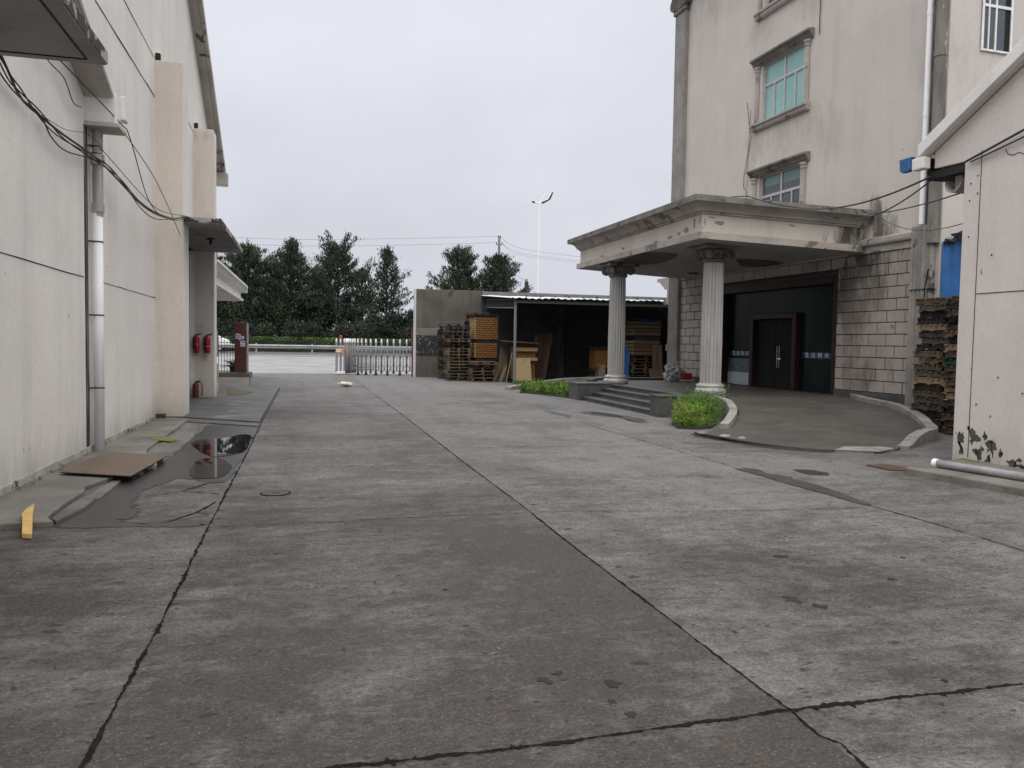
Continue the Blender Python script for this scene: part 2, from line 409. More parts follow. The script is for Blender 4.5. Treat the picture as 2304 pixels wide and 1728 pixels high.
# ground sheet: the yard is level, beyond the gate the ground climbs to the road
ys = [-30, 0, 20, 42, 48, 60, 68, 120, 1200]; zs = [0, 0, 0, 0, .08, .48, .62, .62, .62]
def gz(y): return float(np.interp(y, ys, zs))
mb = MB()
xs = [-700, -60, -10, 0, 10, 60, 700]
mb.v = [(x, y, z) for y, z in zip(ys, zs) for x in xs]
nx = len(xs)
mb.f = [(j * nx + i, j * nx + i + 1, (j + 1) * nx + i + 1, (j + 1) * nx + i) for j in range(len(ys) - 1) for i in range(nx - 1)]
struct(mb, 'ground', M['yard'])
def slope_sheet(name, x0, x1, yy, dz, mat):
    mb = MB(); mb.v = [(x, y, gz(y) + dz) for y in yy for x in (x0, x1)]
    mb.f = [(2 * i, 2 * i + 1, 2 * i + 3, 2 * i + 2) for i in range(len(yy) - 1)]
    return struct(mb, name, mat)
slope_sheet('forecourt', -40, 40, [41.2, 42, 48, 60], .004, M['pale'])
slope_sheet('road', -200, 200, [60.05, 68, 69.5], .012, M['asphalt'])
slope_sheet('pale_road_strip', -200, 200, [60.06, 61.6], .018, M['pale'])  # pale strip along the near edge of the asphalt
slope_sheet('verge', -200, 200, [70, 120], .008, M['soil'])

# joints between the slabs
J = [([(-.80, -1), (-.83, 3.29), (-.82, 4.2), (-.81, 5.28), (-.83, 7.35), (-.83, 12), (-.87, 17), (-.87, 28.3)], .016, .006),
     ([(2.08, -1), (2.15, 2.62), (2.17, 2.81), (2.12, 2.9), (2.14, 3.13), (2.13, 3.92), (2.13, 4.85), (2.12, 6.6), (2.14, 7.46), (2.11, 10.8), (2.1, 18.7), (2.03, 29), (2.0, 40)], .011, .0045),
     ([(-3, 3.0), (.13, 3.08), (.81, 3.07), (1.44, 3.1), (2.14, 3.13), (2.64, 3.13), (3.46, 3.13), (6, 3.1)], .017, .008),
     ([(-.83, 7.35), (.11, 7.38), (.99, 7.43), (2.14, 7.46), (2.61, 7.44), (3.53, 7.27), (4.5, 7.14), (5.6, 7.09)], .007, .003),
     ([(5.64, 16), (5.69, 11.07), (5.72, 10.23), (5.67, 9.62), (5.78, 7.17), (5.81, 6.21), (5.78, 5.29), (5.78, 0)], .011, .005),
     ([(-.84, 12.04), (-.3, 11.97), (1, 12)], .008, .002), ([(2.1, 12.3), (5.6, 12.2)], .008, .002),
     ([(-.87, 28.3), (-1.81, 28.27), (-2.7, 28.3)], .03, .006), ([(-1.85, 28.3), (-2.35, 35.7)], .03, .006),
     ([(-2.3, 39.8), (1.4, 40.2), (5, 39.2)], .05, .006), ([(-.84, 20.6), (2.1, 20.5)], .01, .002),
     ([(-20, 59.9), (20, 59.9)], .08, .01)]
for i, (p, wd, jt) in enumerate(J):
    o = struct(ribbon(p, wd, jt, .0045 if i < 11 else gz(60) + .012, .012 if i < 5 else .1, i), 'ground_joint', M['joint'])
# damp wedge of filler beside the third joint and other dark patches
patch('damp_patch', [(5.66, 9.65), (5.93, 9.61), (5.87, 9.28), (6.02, 8.96), (5.94, 8.82), (5.99, 8.46), (5.95, 7.98), (5.9, 7.6), (5.80, 7.17), (5.73, 7.31), (5.71, 7.92), (5.67, 8.63), (5.68, 9.18)], M['bituminous'], .007, .012, fade=.05)
patch('damp_patch', [(6.44, 9.5), (6.66, 9.43), (6.71, 9.15), (6.58, 9.0), (6.41, 9.06), (6.36, 9.2)], M['damp'], .004, .012, fade=.06)
patch('damp_patch', [(5.65, 18.81), (5.87, 18.86), (5.99, 17.55), (5.72, 17.27)], M['wet'], .004, .03, fade=.12)
patch('damp_patch', [(6.33, 18.66), (6.89, 19.16), (7.31, 17.93), (7.48, 16.7), (7.2, 15.64), (6.88, 15.54), (6.97, 16.74), (6.45, 17.67)], M['damp2'], .004, .06, fade=.5)
patch('damp_patch', [(6.6, 18.3), (6.95, 18.6), (7.2, 17.4), (7.0, 16.9), (6.7, 17.7)], M['damp'], .008, .05, fade=.3)
patch('damp_patch', [(7.36, 14.0), (7.18, 13.7), (7.2, 12.95), (7.5, 12.0), (8.2, 11.12), (7.9, 11.1), (7.35, 11.7), (7.02, 12.75), (6.95, 13.5)], M['damp'], .004, .03, fade=.10)
for i, (x, y, r) in enumerate([(3.64, 5.53, .05), (3.10, 4.55, .065), (3.19, 4.40, .045), (4.09, 4.81, .04), (1.14, 3.68, .035), (1.23, 3.74, .025), (1.45, 3.57, .045), (1.37, 3.39, .03), (1.42, 3.25, .035), (3.1, 3.25, .025), (4.6, 5.3, .025), (.9, 5.2, .02)]):
    rr = random.Random(i)
    patch('damp_patch', [(x + r * rr.uniform(.3, 1.5) * math.cos(a), y + 1.1 * r * rr.uniform(.3, 1.4) * math.sin(a)) for a in np.linspace(0, 6.28, 10)[:-1]], M['damp'], .003, .003, 6, i)
# low wet strip between the apron and the first joint
patch('wet_ground', [(-2.10, 7.6), (-2.12, 8.2), (-2.14, 9.2), (-2.12, 9.87), (-1.95, 10.19), (-1.86, 10.95), (-1.80, 12.43), (-1.85, 14.03), (-1.8, 15.4), (-1.75, 16.2), (-.9, 15.65), (-.86, 13.91), (-.85, 12.32), (-.86, 10.41), (-.88, 9.84), (-1.12, 9.71), (-1.41, 10.02), (-1.56, 9.69), (-1.69, 9.31), (-1.69, 8.6), (-1.55, 8.2), (-1.53, 7.91), (-1.61, 7.77), (-1.38, 7.62), (-1.18, 7.70), (-.87, 7.62), (-.87, 7.44), (-1.17, 7.45)], M['wet'], .004, .03, fade=.10)
patch('puddle', [(-1.42, 10.75), (-1.40, 11.48), (-1.17, 11.63), (-.95, 10.95), (-.94, 10.32), (-1.02, 9.98), (-1.30, 10.02)], M['water'], .010, .012)
patch('puddle', [(-1.75, 13.33), (-1.60, 13.85), (-1.29, 14.0), (-1.08, 14.5), (-.9, 14.2), (-.88, 13.39), (-.88, 12.32), (-1.09, 11.85), (-1.33, 11.88)], M['water'], .010, .012)
for i, pts in enumerate([[(-1.62, 8.9), (-1.3, 9.15), (-.9, 8.95)], [(-1.3, 9.15), (-1.1, 9.6), (-.9, 9.7)], [(-1.2, 7.62), (-1.0, 8.0), (-.88, 8.5)], [(-1.0, 8.0), (-.88, 7.9)], [(-1.25, 7.6), (-1.05, 7.75), (-.88, 7.85)]]):
    struct(ribbon(pts, .016, .006, .0065, .03, 40 + i), 'ground_crack', M['joint'])
# raised apron along the left wall, ragged edge
mb = MB(); mb.prism([(-2.96, 2), (-2.96, 10.6), (-2.3, 10.3), (-2.16, 10.0), (-2.26, 9.5), (-2.30, 9.38), (-2.24, 9.1), (-2.25, 8.5), (-2.23, 7.83), (-2.12, 7.62), (-2.5, 7.6), (-2.6, 7.4), (-2.75, 2)], -.05, .05)
struct(mb, 'apron', M['mosslab'], bevel=.01)
mb = MB(); mb.prism([(-2.12, 7.7), (-2.05, 8.3), (-2.05, 8.75), (-2.2, 8.72), (-2.2, 7.83)], -.05, .035)
mb.prism([(-2.03, 8.8), (-2.05, 9.9), (-2.14, 9.92), (-2.2, 8.8)], -.05, .02)
struct(mb, 'apron_edge', M['apron'], bevel=.01)
mb = MB(); mb.prism([(-2.96, 10.7), (-2.96, 17.6), (-2.3, 17.3), (-2.25, 12.5), (-2.15, 12.0), (-2.15, 10.8)], -.05, .03)
struct(mb, 'apron', M['mosslab'], bevel=.01)
mb = MB(); mb.prism([(-2.2, 11.9), (-2.22, 16.4), (-1.95, 15.9), (-1.82, 14.0), (-1.84, 12.4)], -.05, .014)
struct(mb, 'apron', M['apron'], bevel=.008)
patch('moss_patch', [(-2.56, 14.11), (-2.24, 14.15), (-1.9, 13.55), (-2.04, 13.25), (-2.4, 13.7)], M['moss'], .0345, .04, fade=.25)
mb = MB(); mb.prism([(-3.6, 17.4), (-3.6, 28.2), (-.90, 28.2), (-.90, 16.35), (-2.45, 17.5)], -.05, .05); mb.prism([(-2.45, 17.42), (-.90, 16.3), (-.90, 15.75), (-2.3, 16.75)], -.05, .025)
struct(mb, 'door_slab', M.setdefault('doorslab', surf('door_slab_concrete', (.105, .102, .098), (.068, .065, .062), 1.2, .36, .62, .65, .28, 90, .4, 60, spots=[((.16, .155, .145), 1.4, .6)])), bevel=.01)
patch('moss_patch', [(-2.6, 27.9), (-2.0, 26.9), (-1.46, 25.3), (-1.7, 24.2), (-2.18, 23.5), (-2.3, 25)], M['mossdull'], .0545, .06, fade=.5)
mb = MB(); mb.prism([(-4.5, 28.35), (-4.5, 35.8), (-2.36, 35.6), (-1.85, 28.35)], -.05, .045); struct(mb, 'guardhouse_slab', M['apron'], bevel=.01)
# drive-up ramp: lofted between its two kerbs
def cat(pts, n):
    pts = [Vector(p) for p in pts]; m = len(pts); out = []
    for i in range(n):
        u = i / (n - 1) * (m - 1); k = min(int(u), m - 2); t_ = u - k
        p0, p1, p2, p3 = pts[max(k - 1, 0)], pts[k], pts[k + 1], pts[min(k + 2, m - 1)]
        out.append(.5 * ((2 * p1) + (p2 - p0) * t_ + (2 * p0 - 5 * p1 + 4 * p2 - p3) * t_ * t_ + (3 * p1 - p0 - 3 * p2 + p3) * t_ ** 3))
    return out
IN = [(9.75, 17.2, .47), (9.3, 16.1, .40), (8.85, 15.1, .28), (8.35, 14.45, .17), (7.95, 14.12, .07), (7.2, 13.62, .03)]
OUT = [(13.25, 17.5, .455), (12.86, 16.47, .42), (12.62, 15.08, .36), (12.04, 13.77, .26), (11.45, 12.85, .16), (10.74, 12.25, .09), (9.4, 11.05, .03)]
NI = 24; I_ = cat(IN, NI); O_ = cat(OUT, NI); mb = MB(); NJ = 10
for i in range(NI):
    for j in range(NJ + 1):
        p = I_[i].lerp(O_[i], j / NJ); b = math.sin(math.pi * j / NJ) * (i / (NI - 1)) ** 2
        mb.v.append((p.x - .45 * b, p.y - .95 * b, p.z))
mb.f = [(i * (NJ + 1) + j, (i + 1) * (NJ + 1) + j, (i + 1) * (NJ + 1) + j + 1, i * (NJ + 1) + j + 1) for i in range(NI - 1) for j in range(NJ)]
k = (NI - 1) * (NJ + 1); n0 = len(mb.v)
mb.v += [(mb.v[k + j][0], mb.v[k + j][1], -.02) for j in range(NJ + 1)]
mb.f += [(k + j, n0 + j, n0 + j + 1, k + j + 1) for j in range(NJ)]
struct(mb, 'ramp', M['paving'])
mb = MB(); mb.sheet([(8.2, 11.05), (8.8, 10.75), (9.35, 11.05), (9.3, 11.3), (8.75, 11.5)], .036); mb.prism([(8.22, 11.05), (8.75, 10.8), (9.35, 11.05), (9.3, 11.3), (8.72, 11.45)], -.02, .042)
struct(mb, 'ramp_patch', M['kerb'])
def kerb(name, path, wd, hts, base, mat, n=30, gap=.9):
    P = cat(path, n); mb = MB()
    for i in range(n - 1):
        a, b = P[i], P[i + 1]; d = (b - a); d.z = 0; d.normalize(); nr = Vector((-d.y, d.x, 0)) * wd
        vs = []
        for p, h in ((a + d * .004, hts(i / n)), (b - d * .004, hts((i + 1) / n))):
            for q in (p, p + nr): vs += [(q.x, q.y, base), (q.x, q.y, p.z + h)]
        mb.add(vs, [(0, 1, 5, 4), (2, 6, 7, 3), (1, 3, 7, 5), (0, 2, 3, 1), (4, 5, 7, 6), (0, 4, 6, 2)])
    return struct(mb, name, mat, bevel=.008)
kerb('kerb', [(9.2, 16.95, .47), (9.05, 16.1, .41), (8.62, 15.1, .30), (8.15, 14.42, .19), (7.85, 14.1, .10)][::-1], -.17, lambda u: .06, -.05, M['kerb'], 22)
kerb('kerb', [(13.15, 17.2, .45), (12.86, 16.47, .42), (12.62, 15.08, .36), (12.04, 13.77, .26), (11.52, 12.9, .16), (11.2, 12.45, .12), (10.74, 12.2, .09), (9.6, 11.30, .01)], .2, lambda u: .10 if u < .9 else .05, -.05, M['kerb'], 26)
# entrance platform
mb = MB(); mb.prism([(8.95, 17.3), (9.75, 17.2), (13.25, 17.5), (12.9, 25.4), (9.4, 25.4), (8.95, 23.2)], -.05, .47)
struct(mb, 'entrance_platform', M['plat'])
kerb('kerb', [(9.0, 24.4, .47), (9.6, 25.4, .47), (10.6, 25.75, .47), (12.2, 25.85, .47), (12.95, 25.9, .47)], .22, lambda u: .08, -.05, M['granite'], 16)
kerb('kerb', [(7.0, 27.4, .02), (8.0, 28.9, .06), (9.0, 29.8, .12), (10.5, 30.9, .2), (12.6, 31.4, .25)], .2, lambda u: .1, -.05, M['kerb'], 16)
ROOT = thing('entrance_steps', 'dark granite steps between two cheek blocks under the portico', 'steps', (7.9, 17.5, 0))
for i, (x, h) in enumerate([(7.98, .125), (8.3, .25), (8.62, .37), (8.93, .482)]):
    mb = MB(); mb.box(x - 7.9, 1.3, .06, 5.02, -.05 if i == 0 else h - .124, h - .03); mb.box(x - 7.9 - .03, 1.3, .06, 5.02, h - .028, h, j=.004)
    mb.build('step', M['granite'], ROOT, bevel=.006)
for y0, y1, x0 in ((-.5, .05, 0.02), (5.03, 5.9, -.06)):
    mb = MB(); mb.box(x0, 1.32, y0, y1, -.05, .47); mb.box(x0 - .025, 1.34, y0 - .02, y1 + .02, .472, .515)
    mb.build('cheek_block', M['granite'], ROOT, bevel=.006)
# raised slab at the foot of the gabled warehouse
mb = MB(); mb.prism([(7.82, 3), (7.95, 7.2), (7.72, 8.92), (9.3, 9.6), (9.3, 3)], -.05, .1); struct(mb, 'warehouse_slab', M['mosslab'], bevel=.02)
# ------------------------------------------------------------------ left factory building
def plaster(name, base, alt, dirt=.5, patchy=None, leaks=None, drips=None):
    """old painted render: soft tone changes, thin rain runs, scuffs and chips of lost paint"""
    t = NT(name); x, y, z = t.sep(t.pos)
    c = t.mix(t.ramp(t.noise(.7, 6, .6, .3), .35, .68), base, alt)
    c = t.mix(t.ramp(t.noise((1.6, 1.6, .16), 7, .68), .50, .80, 0, dirt), c, tuple(v * .62 for v in base))
    c = t.mix(t.ramp(t.noise(3.3, 6, .7, .6), .60, .78, 0, dirt * .7), c, tuple(v * .7 for v in alt))
    if patchy: c = t.mix(t.ramp(t.noise(.55, 4, .55, .2, loc=(4, 1, 2)), .60, .63, 0, .55), c, patchy)
    c = t.mix(t.math('MULTIPLY', t.ramp(t.math('ADD', z, t.math('MULTIPLY', t.noise((2.5, 2.5, .9), 7, .72), 1.6)), .72, 1.5, .75, 0), t.ramp(z, .0, 1.2, 1, 0)), c, (.34, .31, .265))   # splashed dirt at the foot
    c = t.mix(t.ramp(t.noise((9, 9, 5), 4, .6, .3, loc=(1, 5, 3)), .725, .74, 0, .8), c, (.10, .085, .07))
    c = t.mix(t.ramp(t.noise((22, 22, 7), 3, .6, loc=(2, 2, 9)), .745, .76, 0, .6), c, (.07, .065, .06))
    if leaks: c = leak(t, c, *leaks)
    if drips: c = leak(t, c, *drips, n=4.5)
    c = t.mix(1., c, t.ramp(t.noise((30, 30, 18), 5, .7), .3, .7, .93, 1.07), 'MULTIPLY')
    return t.done(c, .9, 0, .25, t.bump(t.noise(45, 5, .65), .25, .006, t.bump(t.noise(2.2, 3), .15, .03)))
M['wallL'] = plaster('white_render', (.80, .755, .70), (.72, .68, .63), .5)
M['pillar'] = plaster('peach_render', (.68, .615, .54), (.62, .56, .495), .5, (.47, .43, .37))
M['whitetrim'] = plaster('white_trim', (.78, .755, .72), (.68, .655, .62), .6)
M['slab'] = surf('canopy_concrete', (.30, .29, .275), (.22, .21, .20), 1.2, rough=.9, spots=[((.05, .045, .04), 2.2, .64)])
M['mouldy'] = surf('mouldy_concrete', (.46, .44, .41), (.30, .28, .26), 2.2, .35, .6, .9, spots=[((.045, .042, .038), 2.6, .50)])
M['rake'] = surf('roof_trim_concrete', (.50, .465, .42), (.36, .33, .295), 1.4, .35, .62, .9, spots=[((.10, .09, .08), 2.0, .60)])
M['black'] = plain('black_gap', (.012, .012, .012), .8)
M['darkstain'] = surf('black_run_stain', (.040, .036, .033), (.24, .225, .21), 3, .46, .66, .9, stretch=(11, 11, .9))
M['pvc'] = surf('white_plastic_pipe', (.86, .86, .86), (.80, .80, .80), 2, rough=.4, grain=.04, bump=0, spots=[((.40, .35, .30), (9, 9, 2), .74)])
M['oldpipe'] = surf('old_grey_pipe', (.42, .40, .38), (.24, .22, .20), 3, rough=.6, stretch=(8, 8, 1))
M['iron'] = plain('dark_iron', (.05, .048, .045), .5, .6)
M['cable'] = plain('black_cable', (.018, .018, .019), .5)
M['roofsheet'] = surf('grey_roof_sheet', (.25, .25, .26), (.18, .18, .185), 1, rough=.6)
M['glassdark'] = plain('dark_glass', (.014, .017, .018), .08, 0, .5, .05)

F = thing('factory_building', 'long white rendered factory building with gabled roof, drainpipe and two peach pillars', 'factory', (-2.96, 15, 0), world=True)
mb = MB()
mb.prism([(2, -.3), (18.4, -.3), (18.4, 4.02), (23.24, 4.02), (23.24, -.3), (28.1, -.3), (28.1, 7.3), (20, 11.45), (18.6, 12.1), (9, 8.3), (2, 8.3)], -14, -2.96, 'x')
mb.build('wall', M['wallL'], F)
mb = MB(); mb.prism([(2, .02), (10.8, .02), (10.8, .13), (2, .12)], -3, -2.945, 'x'); mb.prism([(10.85, .02), (17.5, .02), (17.5, .09), (10.85, .12)], -3, -2.948, 'x')
mb.build('plinth', M.setdefault('plinth', surf('dirty_plinth', (.46, .44, .39), (.30, .28, .25), 2.2, .35, .6, .9, spots=[((.08, .075, .06), 3.2, .60), ((.12, .13, .06), 2.1, .66)])), F, bevel=.006)
def joint(a, b, w_=.011):
    mb = MB(); mb.tube([(-2.956, a[0], a[1])] + [(-2.956, a[0] + (b[0] - a[0]) * k / 12, a[1] + (b[1] - a[1]) * k / 12 + random.uniform(-.006, .006)) for k in range(1, 12)] + [(-2.956, b[0], b[1])], [w_ * random.uniform(.5, 1.1) / 2 for _ in range(13)], 5)
    mb.build('wall_joint', M['joint'], F)
joint((2, 2.49), (12.1, 2.47)); joint((12.75, 2.47), (17.5, 2.462)); joint((12.86, 6.48), (17.5, 6.46), .022); joint((9, 7.3), (17.5, 7.22), .014); joint((18.5, 7.2), (23.2, 7.18), .012)
for y0, y1, zt, w_ in ((17.55, 18.4, 7.2, 0), (23.25, 23.85, 7.3, 0)):
    mb = MB(); mb.box(-3.04 if y0 > 20 else -3.0, -2.46, y0, y1, -.05, zt)
    p = mb.build('pillar', M['pillar'], F, bevel=.012)
    mb = MB(); mb.box(-2.96, -2.86, y0 + .04, y0 + .12, zt + .01, zt + .16); mb.build('scupper', M['black'], p, bevel=.02)
    mb = MB(); mb.box(-2.458, -2.449, y0 + .01, y1 - .01, .02, zt - .04); mb.build('pillar_side_face', M['whitetrim'], p)  # whitish skin over the yard-side face of the pillar
mb = MB(); mb.box(-3.13, -3.045, 23.2, 23.3, .05, 4.0); mb.build('door_jamb', M['whitetrim'], F, bevel=.006)
mb = MB(); mb.box(-3.9, -3.5, 18.38, 23.26, 0, 4.03); D_ = mb.build('door', M['glassdark'], F)
mb = MB()
for y in (18.5, 20.0, 21.5, 23.1): mb.box(-3.5, -3.44, y - .04, y + .04, .05, 3.9)
mb.box(-3.5, -3.445, 18.4, 23.2, 2.3, 2.38); mb.build('frame', M['whitetrim'], D_)
# canopies
def canopy(y0, y1, x0, x1, z0, z1, inner=None):
    mb = MB(); mb.box(x0, x1, y0, y1, z0, z1)
    if inner: mb.box(*inner, z0, z1)
    c = mb.build('canopy', M['slab'], F, bevel=.01)
    mb = MB(); mb.box(x0 + .01, x1 + .006, y0 - .006, y0 + .02, z0 + .012, z1 + .012); mb.box(x1 - .02, x1 + .006, y0 + .021, y1, z0 + .012, z1 + .012)
    mb.box(x0 + .01, x1 + .006, y1 + .001, y1 + .006, z0 + .012, z1 + .012)
    mb.build('canopy_edge', M['mouldy'], c, bevel=.008)
    return c
c2 = canopy(17.62, 23.42, -2.452, -1.72, 4.02, 4.12, (-3.5, -2.453, 18.42, 23.24))
mb = MB(); mb.lathe([(.001, 3.86), (.035, 3.88), (.045, 3.93), (.03, 3.97), (.03, 3.985), (.10, 3.99), (.10, 4.018)], 16, (-2.2, 20.2)); mb.build('ceiling_lamp', M['iron'], c2, smooth=True)
c1 = canopy(2.2, 7.88, -3.0, -1.72, 4.05, 4.16)
mb = MB(); mb.box(-1.86, -1.845, 2.3, 7.75, 4.042, 4.0495); mb.box(-2.95, -1.861, 7.735, 7.75, 4.042, 4.0495); mb.build('drip_groove', M['black'], c1)
mb = MB(); mb.box(-1.86, -1.78, 6.9, 7.0, 4.17, 5.6); mb.box(-1.84, -1.80, 6.76, 6.8, 4.17, 5.6); mb.box(-1.86, -1.78, 3, 7.0, 4.5, 4.56); mb.build('railing', M['mouldy'], c1, bevel=.006)
# roof, gable trim
def slope_bar(y0, z0, y1, z1, x0, x1, th, name, mat, par):
    mb = MB(); mb.prism([(y0, z0), (y1, z1), (y1, z1 + th), (y0, z0 + th)], x0, x1, 'x'); return mb.build(name, mat, par, bevel=.012)
r2 = slope_bar(28.35, 7.18, 18.6, 12.25, -14, -2.70, .12, 'roof', M['roofsheet'], F)
slope_bar(28.35, 7.10, 18.6, 12.17, -3.05, -2.72, .07, 'gable_soffit', M['rake'], r2)
slope_bar(28.40, 7.06, 18.6, 12.16, -2.715, -2.62, .22, 'gable_trim', M['rake'], r2)
mb = MB(); mb.box(-3.1, -2.55, 28.12, 28.52, 6.72, 7.12); mb.build('gutter_end', M['rake'], r2, bevel=.02)
slope_bar(18.59, 12.17, 8.5, 8.2, -14, -2.7, .12, 'roof', M['roofsheet'], F)
r1 = slope_bar(12.2, 4.93, 3, 8.6, -3.0, -2.62, .34, 'gable_trim', M['rake'], F)
slope_bar(12.22, 4.95, 3, 8.62, -2.618, -2.58, .36, 'gable_edge', M['whitetrim'], r1)
mb = MB(); mb.box(-2.97, -2.56, 12.22, 12.62, 4.60, 5.02); mb.box(-2.57, -2.5, 12.5, 12.72, 4.72, 5.06)
g = mb.build('gutter_box', M['whitetrim'], F, bevel=.015)
mb = MB(); mb.box(-2.98, -2.52, 12.2, 12.7, 4.545, 4.598); mb.build('gutter_rim', M['rake'], g, bevel=.006)
# drainpipe
mb = MB(); mb.tube([(-2.86, 12.45, 0.03), (-2.86, 12.45, 3.42)], .070, 16)
dp = mb.build('drainpipe', M['pvc'], F, smooth=True)
mb = MB(); mb.tube([(-2.85, 12.45, 3.35), (-2.85, 12.45, 4.56)], .07, 14); mb.tube([(-2.85, 12.45, 4.06), (-2.85, 12.45, 4.2)], .09, 14); mb.tube([(-2.85, 12.45, 3.4), (-2.85, 12.45, 3.52)], .082, 14)
mb.build('old_pipe', M['oldpipe'], dp)
for z in (.92, 1.95, 2.98, 4.2, 4.3):
    mb = MB(); mb.lathe([(.072, z), (.078, z + .004), (.078, z + .016), (.072, z + .02)], 18, (-2.86, 12.45)); mb.box(-2.97, -2.90, 12.37, 12.385, z, z + .02); mb.build('bracket', M['iron'], dp)
mb = MB(); mb.box(-2.97, -2.951, 12.17, 12.33, .12, 4.55); mb.build('stained_strip', M['darkstain'], F)
# ------------------------------------------------------------------ cables on the wall
C_ = [([(-2.9, 7, 5.2), (-2.88, 8.86, 4.33), (-2.88, 9.4, 4.17), (-2.88, 9.96, 4.11), (-2.88, 10.88, 4.07), (-2.8, 12.26, 4.09), (-2.74, 13.08, 4.04), (-2.66, 13.96, 3.88), (-2.55, 14.9, 3.80), (-2.46, 16.4, 3.9), (-2.40, 17.58, 4.13)], .014, 'thick black cable bundle sagging along the white factory wall'),
      ([(-2.9, 7, 4.9), (-2.88, 8.86, 4.18), (-2.88, 10.01, 4.11), (-2.88, 10.45, 3.96), (-2.88, 11.01, 3.93), (-2.85, 11.86, 4.04), (-2.78, 12.34, 4.08)], .009, 'black cable looping lowest on the wall left of the drainpipe'),
      ([(-2.9, 9.5, 5.0), (-2.88, 10.31, 4.81), (-2.88, 10.98, 4.8), (-2.88, 11.37, 4.62), (-2.88, 11.73, 4.66)], .007, 'short black wire ending at the concrete gutter box'),
      ([(-2.88, 10.79, 4.96), (-2.55, 12.4, 4.66), (-2.5, 12.8, 4.55), (-2.55, 14.29, 3.99), (-2.5, 15, 3.8)], .008, 'straight black wire slanting down behind the gutter box'),
      ([(-2.7, 12.7, 4.8), (-2.5, 14.79, 4.34), (-2.5, 17.54, 3.75)], .007, 'black wire slanting from gutter box to the peach pillar'),
      ([(-2.75, 12.34, 4.1), (-2.68, 13.24, 3.97), (-2.6, 14.23, 3.73), (-2.5, 15.2, 3.72), (-2.42, 17.57, 4.12)], .009, 'lowest sagging wire between the drainpipe and the small canopy'),
      ([(-2.8, 12.27, 4.3), (-2.7, 13.08, 4.14), (-2.6, 14.29, 3.97), (-2.5, 15.4, 3.9), (-2.36, 17.7, 4.15)], .006, 'thin grey wire sagging above the bundle towards the small canopy'),
      ([(-2.88, 10.12, 4.12), (-2.88, 11.02, 4.19), (-2.86, 11.91, 4.36), (-2.78, 12.35, 4.32)], .004, 'very thin wire tied round the old grey pipe')]
for i, (p, r, lb) in enumerate(C_):
    mb = MB()
    P = [tuple(v) for v in cat(p, 40)]
    for k in range(3 if i == 0 else 1):
        mb.tube([(x + (.02 * math.sin(j * .5 + k * 2) if i == 0 else 0), y, z + (.022 * math.cos(j * .37 + k * 2.1) if i == 0 else 0)) for j, (x, y, z) in enumerate(P)], r * (1 if k == 0 else .6), 6)
    mb.build('wall_cable', M['cable'], None, label=lb, cat='cable', group='cables on the factory wall')
# ------------------------------------------------------------------ guardhouse beyond the pillars
G_ = thing('guardhouse', 'white guardhouse with a wide moulded canopy beyond the factory pillar', 'guardhouse', (-3.9, 32, 0), world=True)
mb = MB(); mb.box(-9, -3.95, 29.2, 34.4, -.05, 3.4); mb.build('wall', M['wallL'], G_)
prof = [(-9, 3.27), (-2.61, 3.27), (-2.61, 3.36), (-2.72, 3.37), (-2.72, 3.60), (-2.66, 3.62), (-2.66, 3.66), (-2.60, 3.68), (-2.50, 3.82), (-2.44, 3.84), (-2.44, 3.92), (-9, 3.92)]
mb = MB(); mb.prism(prof, 28.6, 35.9, 'y'); mb.prism([(max(x, -2.94), z) for x, z in prof], 24.3, 28.599, 'y'); cg = mb.build('canopy', M['whitetrim'], G_)
mb = MB(); mb.prism([(y, z) for y, z in ((35.902, 3.62), (35.95, 3.66), (36.08, 3.82), (36.14, 3.84), (36.14, 3.92), (35.902, 3.92))], -9, -2.45, 'x'); mb.build('cornice', M['whitetrim'], cg)
mb = MB(); mb.lathe([(.02, 3.18), (.13, 3.2), (.16, 3.268)], 16, (-3.4, 31)); mb.build('ceiling_lamp', M['iron'], cg, smooth=True)
mb = MB(); mb.box(-2.78, -2.60, 25.5, 25.9, .04, .92)
mb.build('wall_stub', M['mossystub'] if 'mossystub' in M else M.setdefault('mossystub', surf('mossy_plaster', (.52, .49, .42), (.30, .25, .12), 2.4, .38, .58, .9, spots=[((.09, .07, .03), 3, .60)])), None, bevel=.015,
         label='low mossy plaster wall stub behind the far peach pillar', cat='wall')
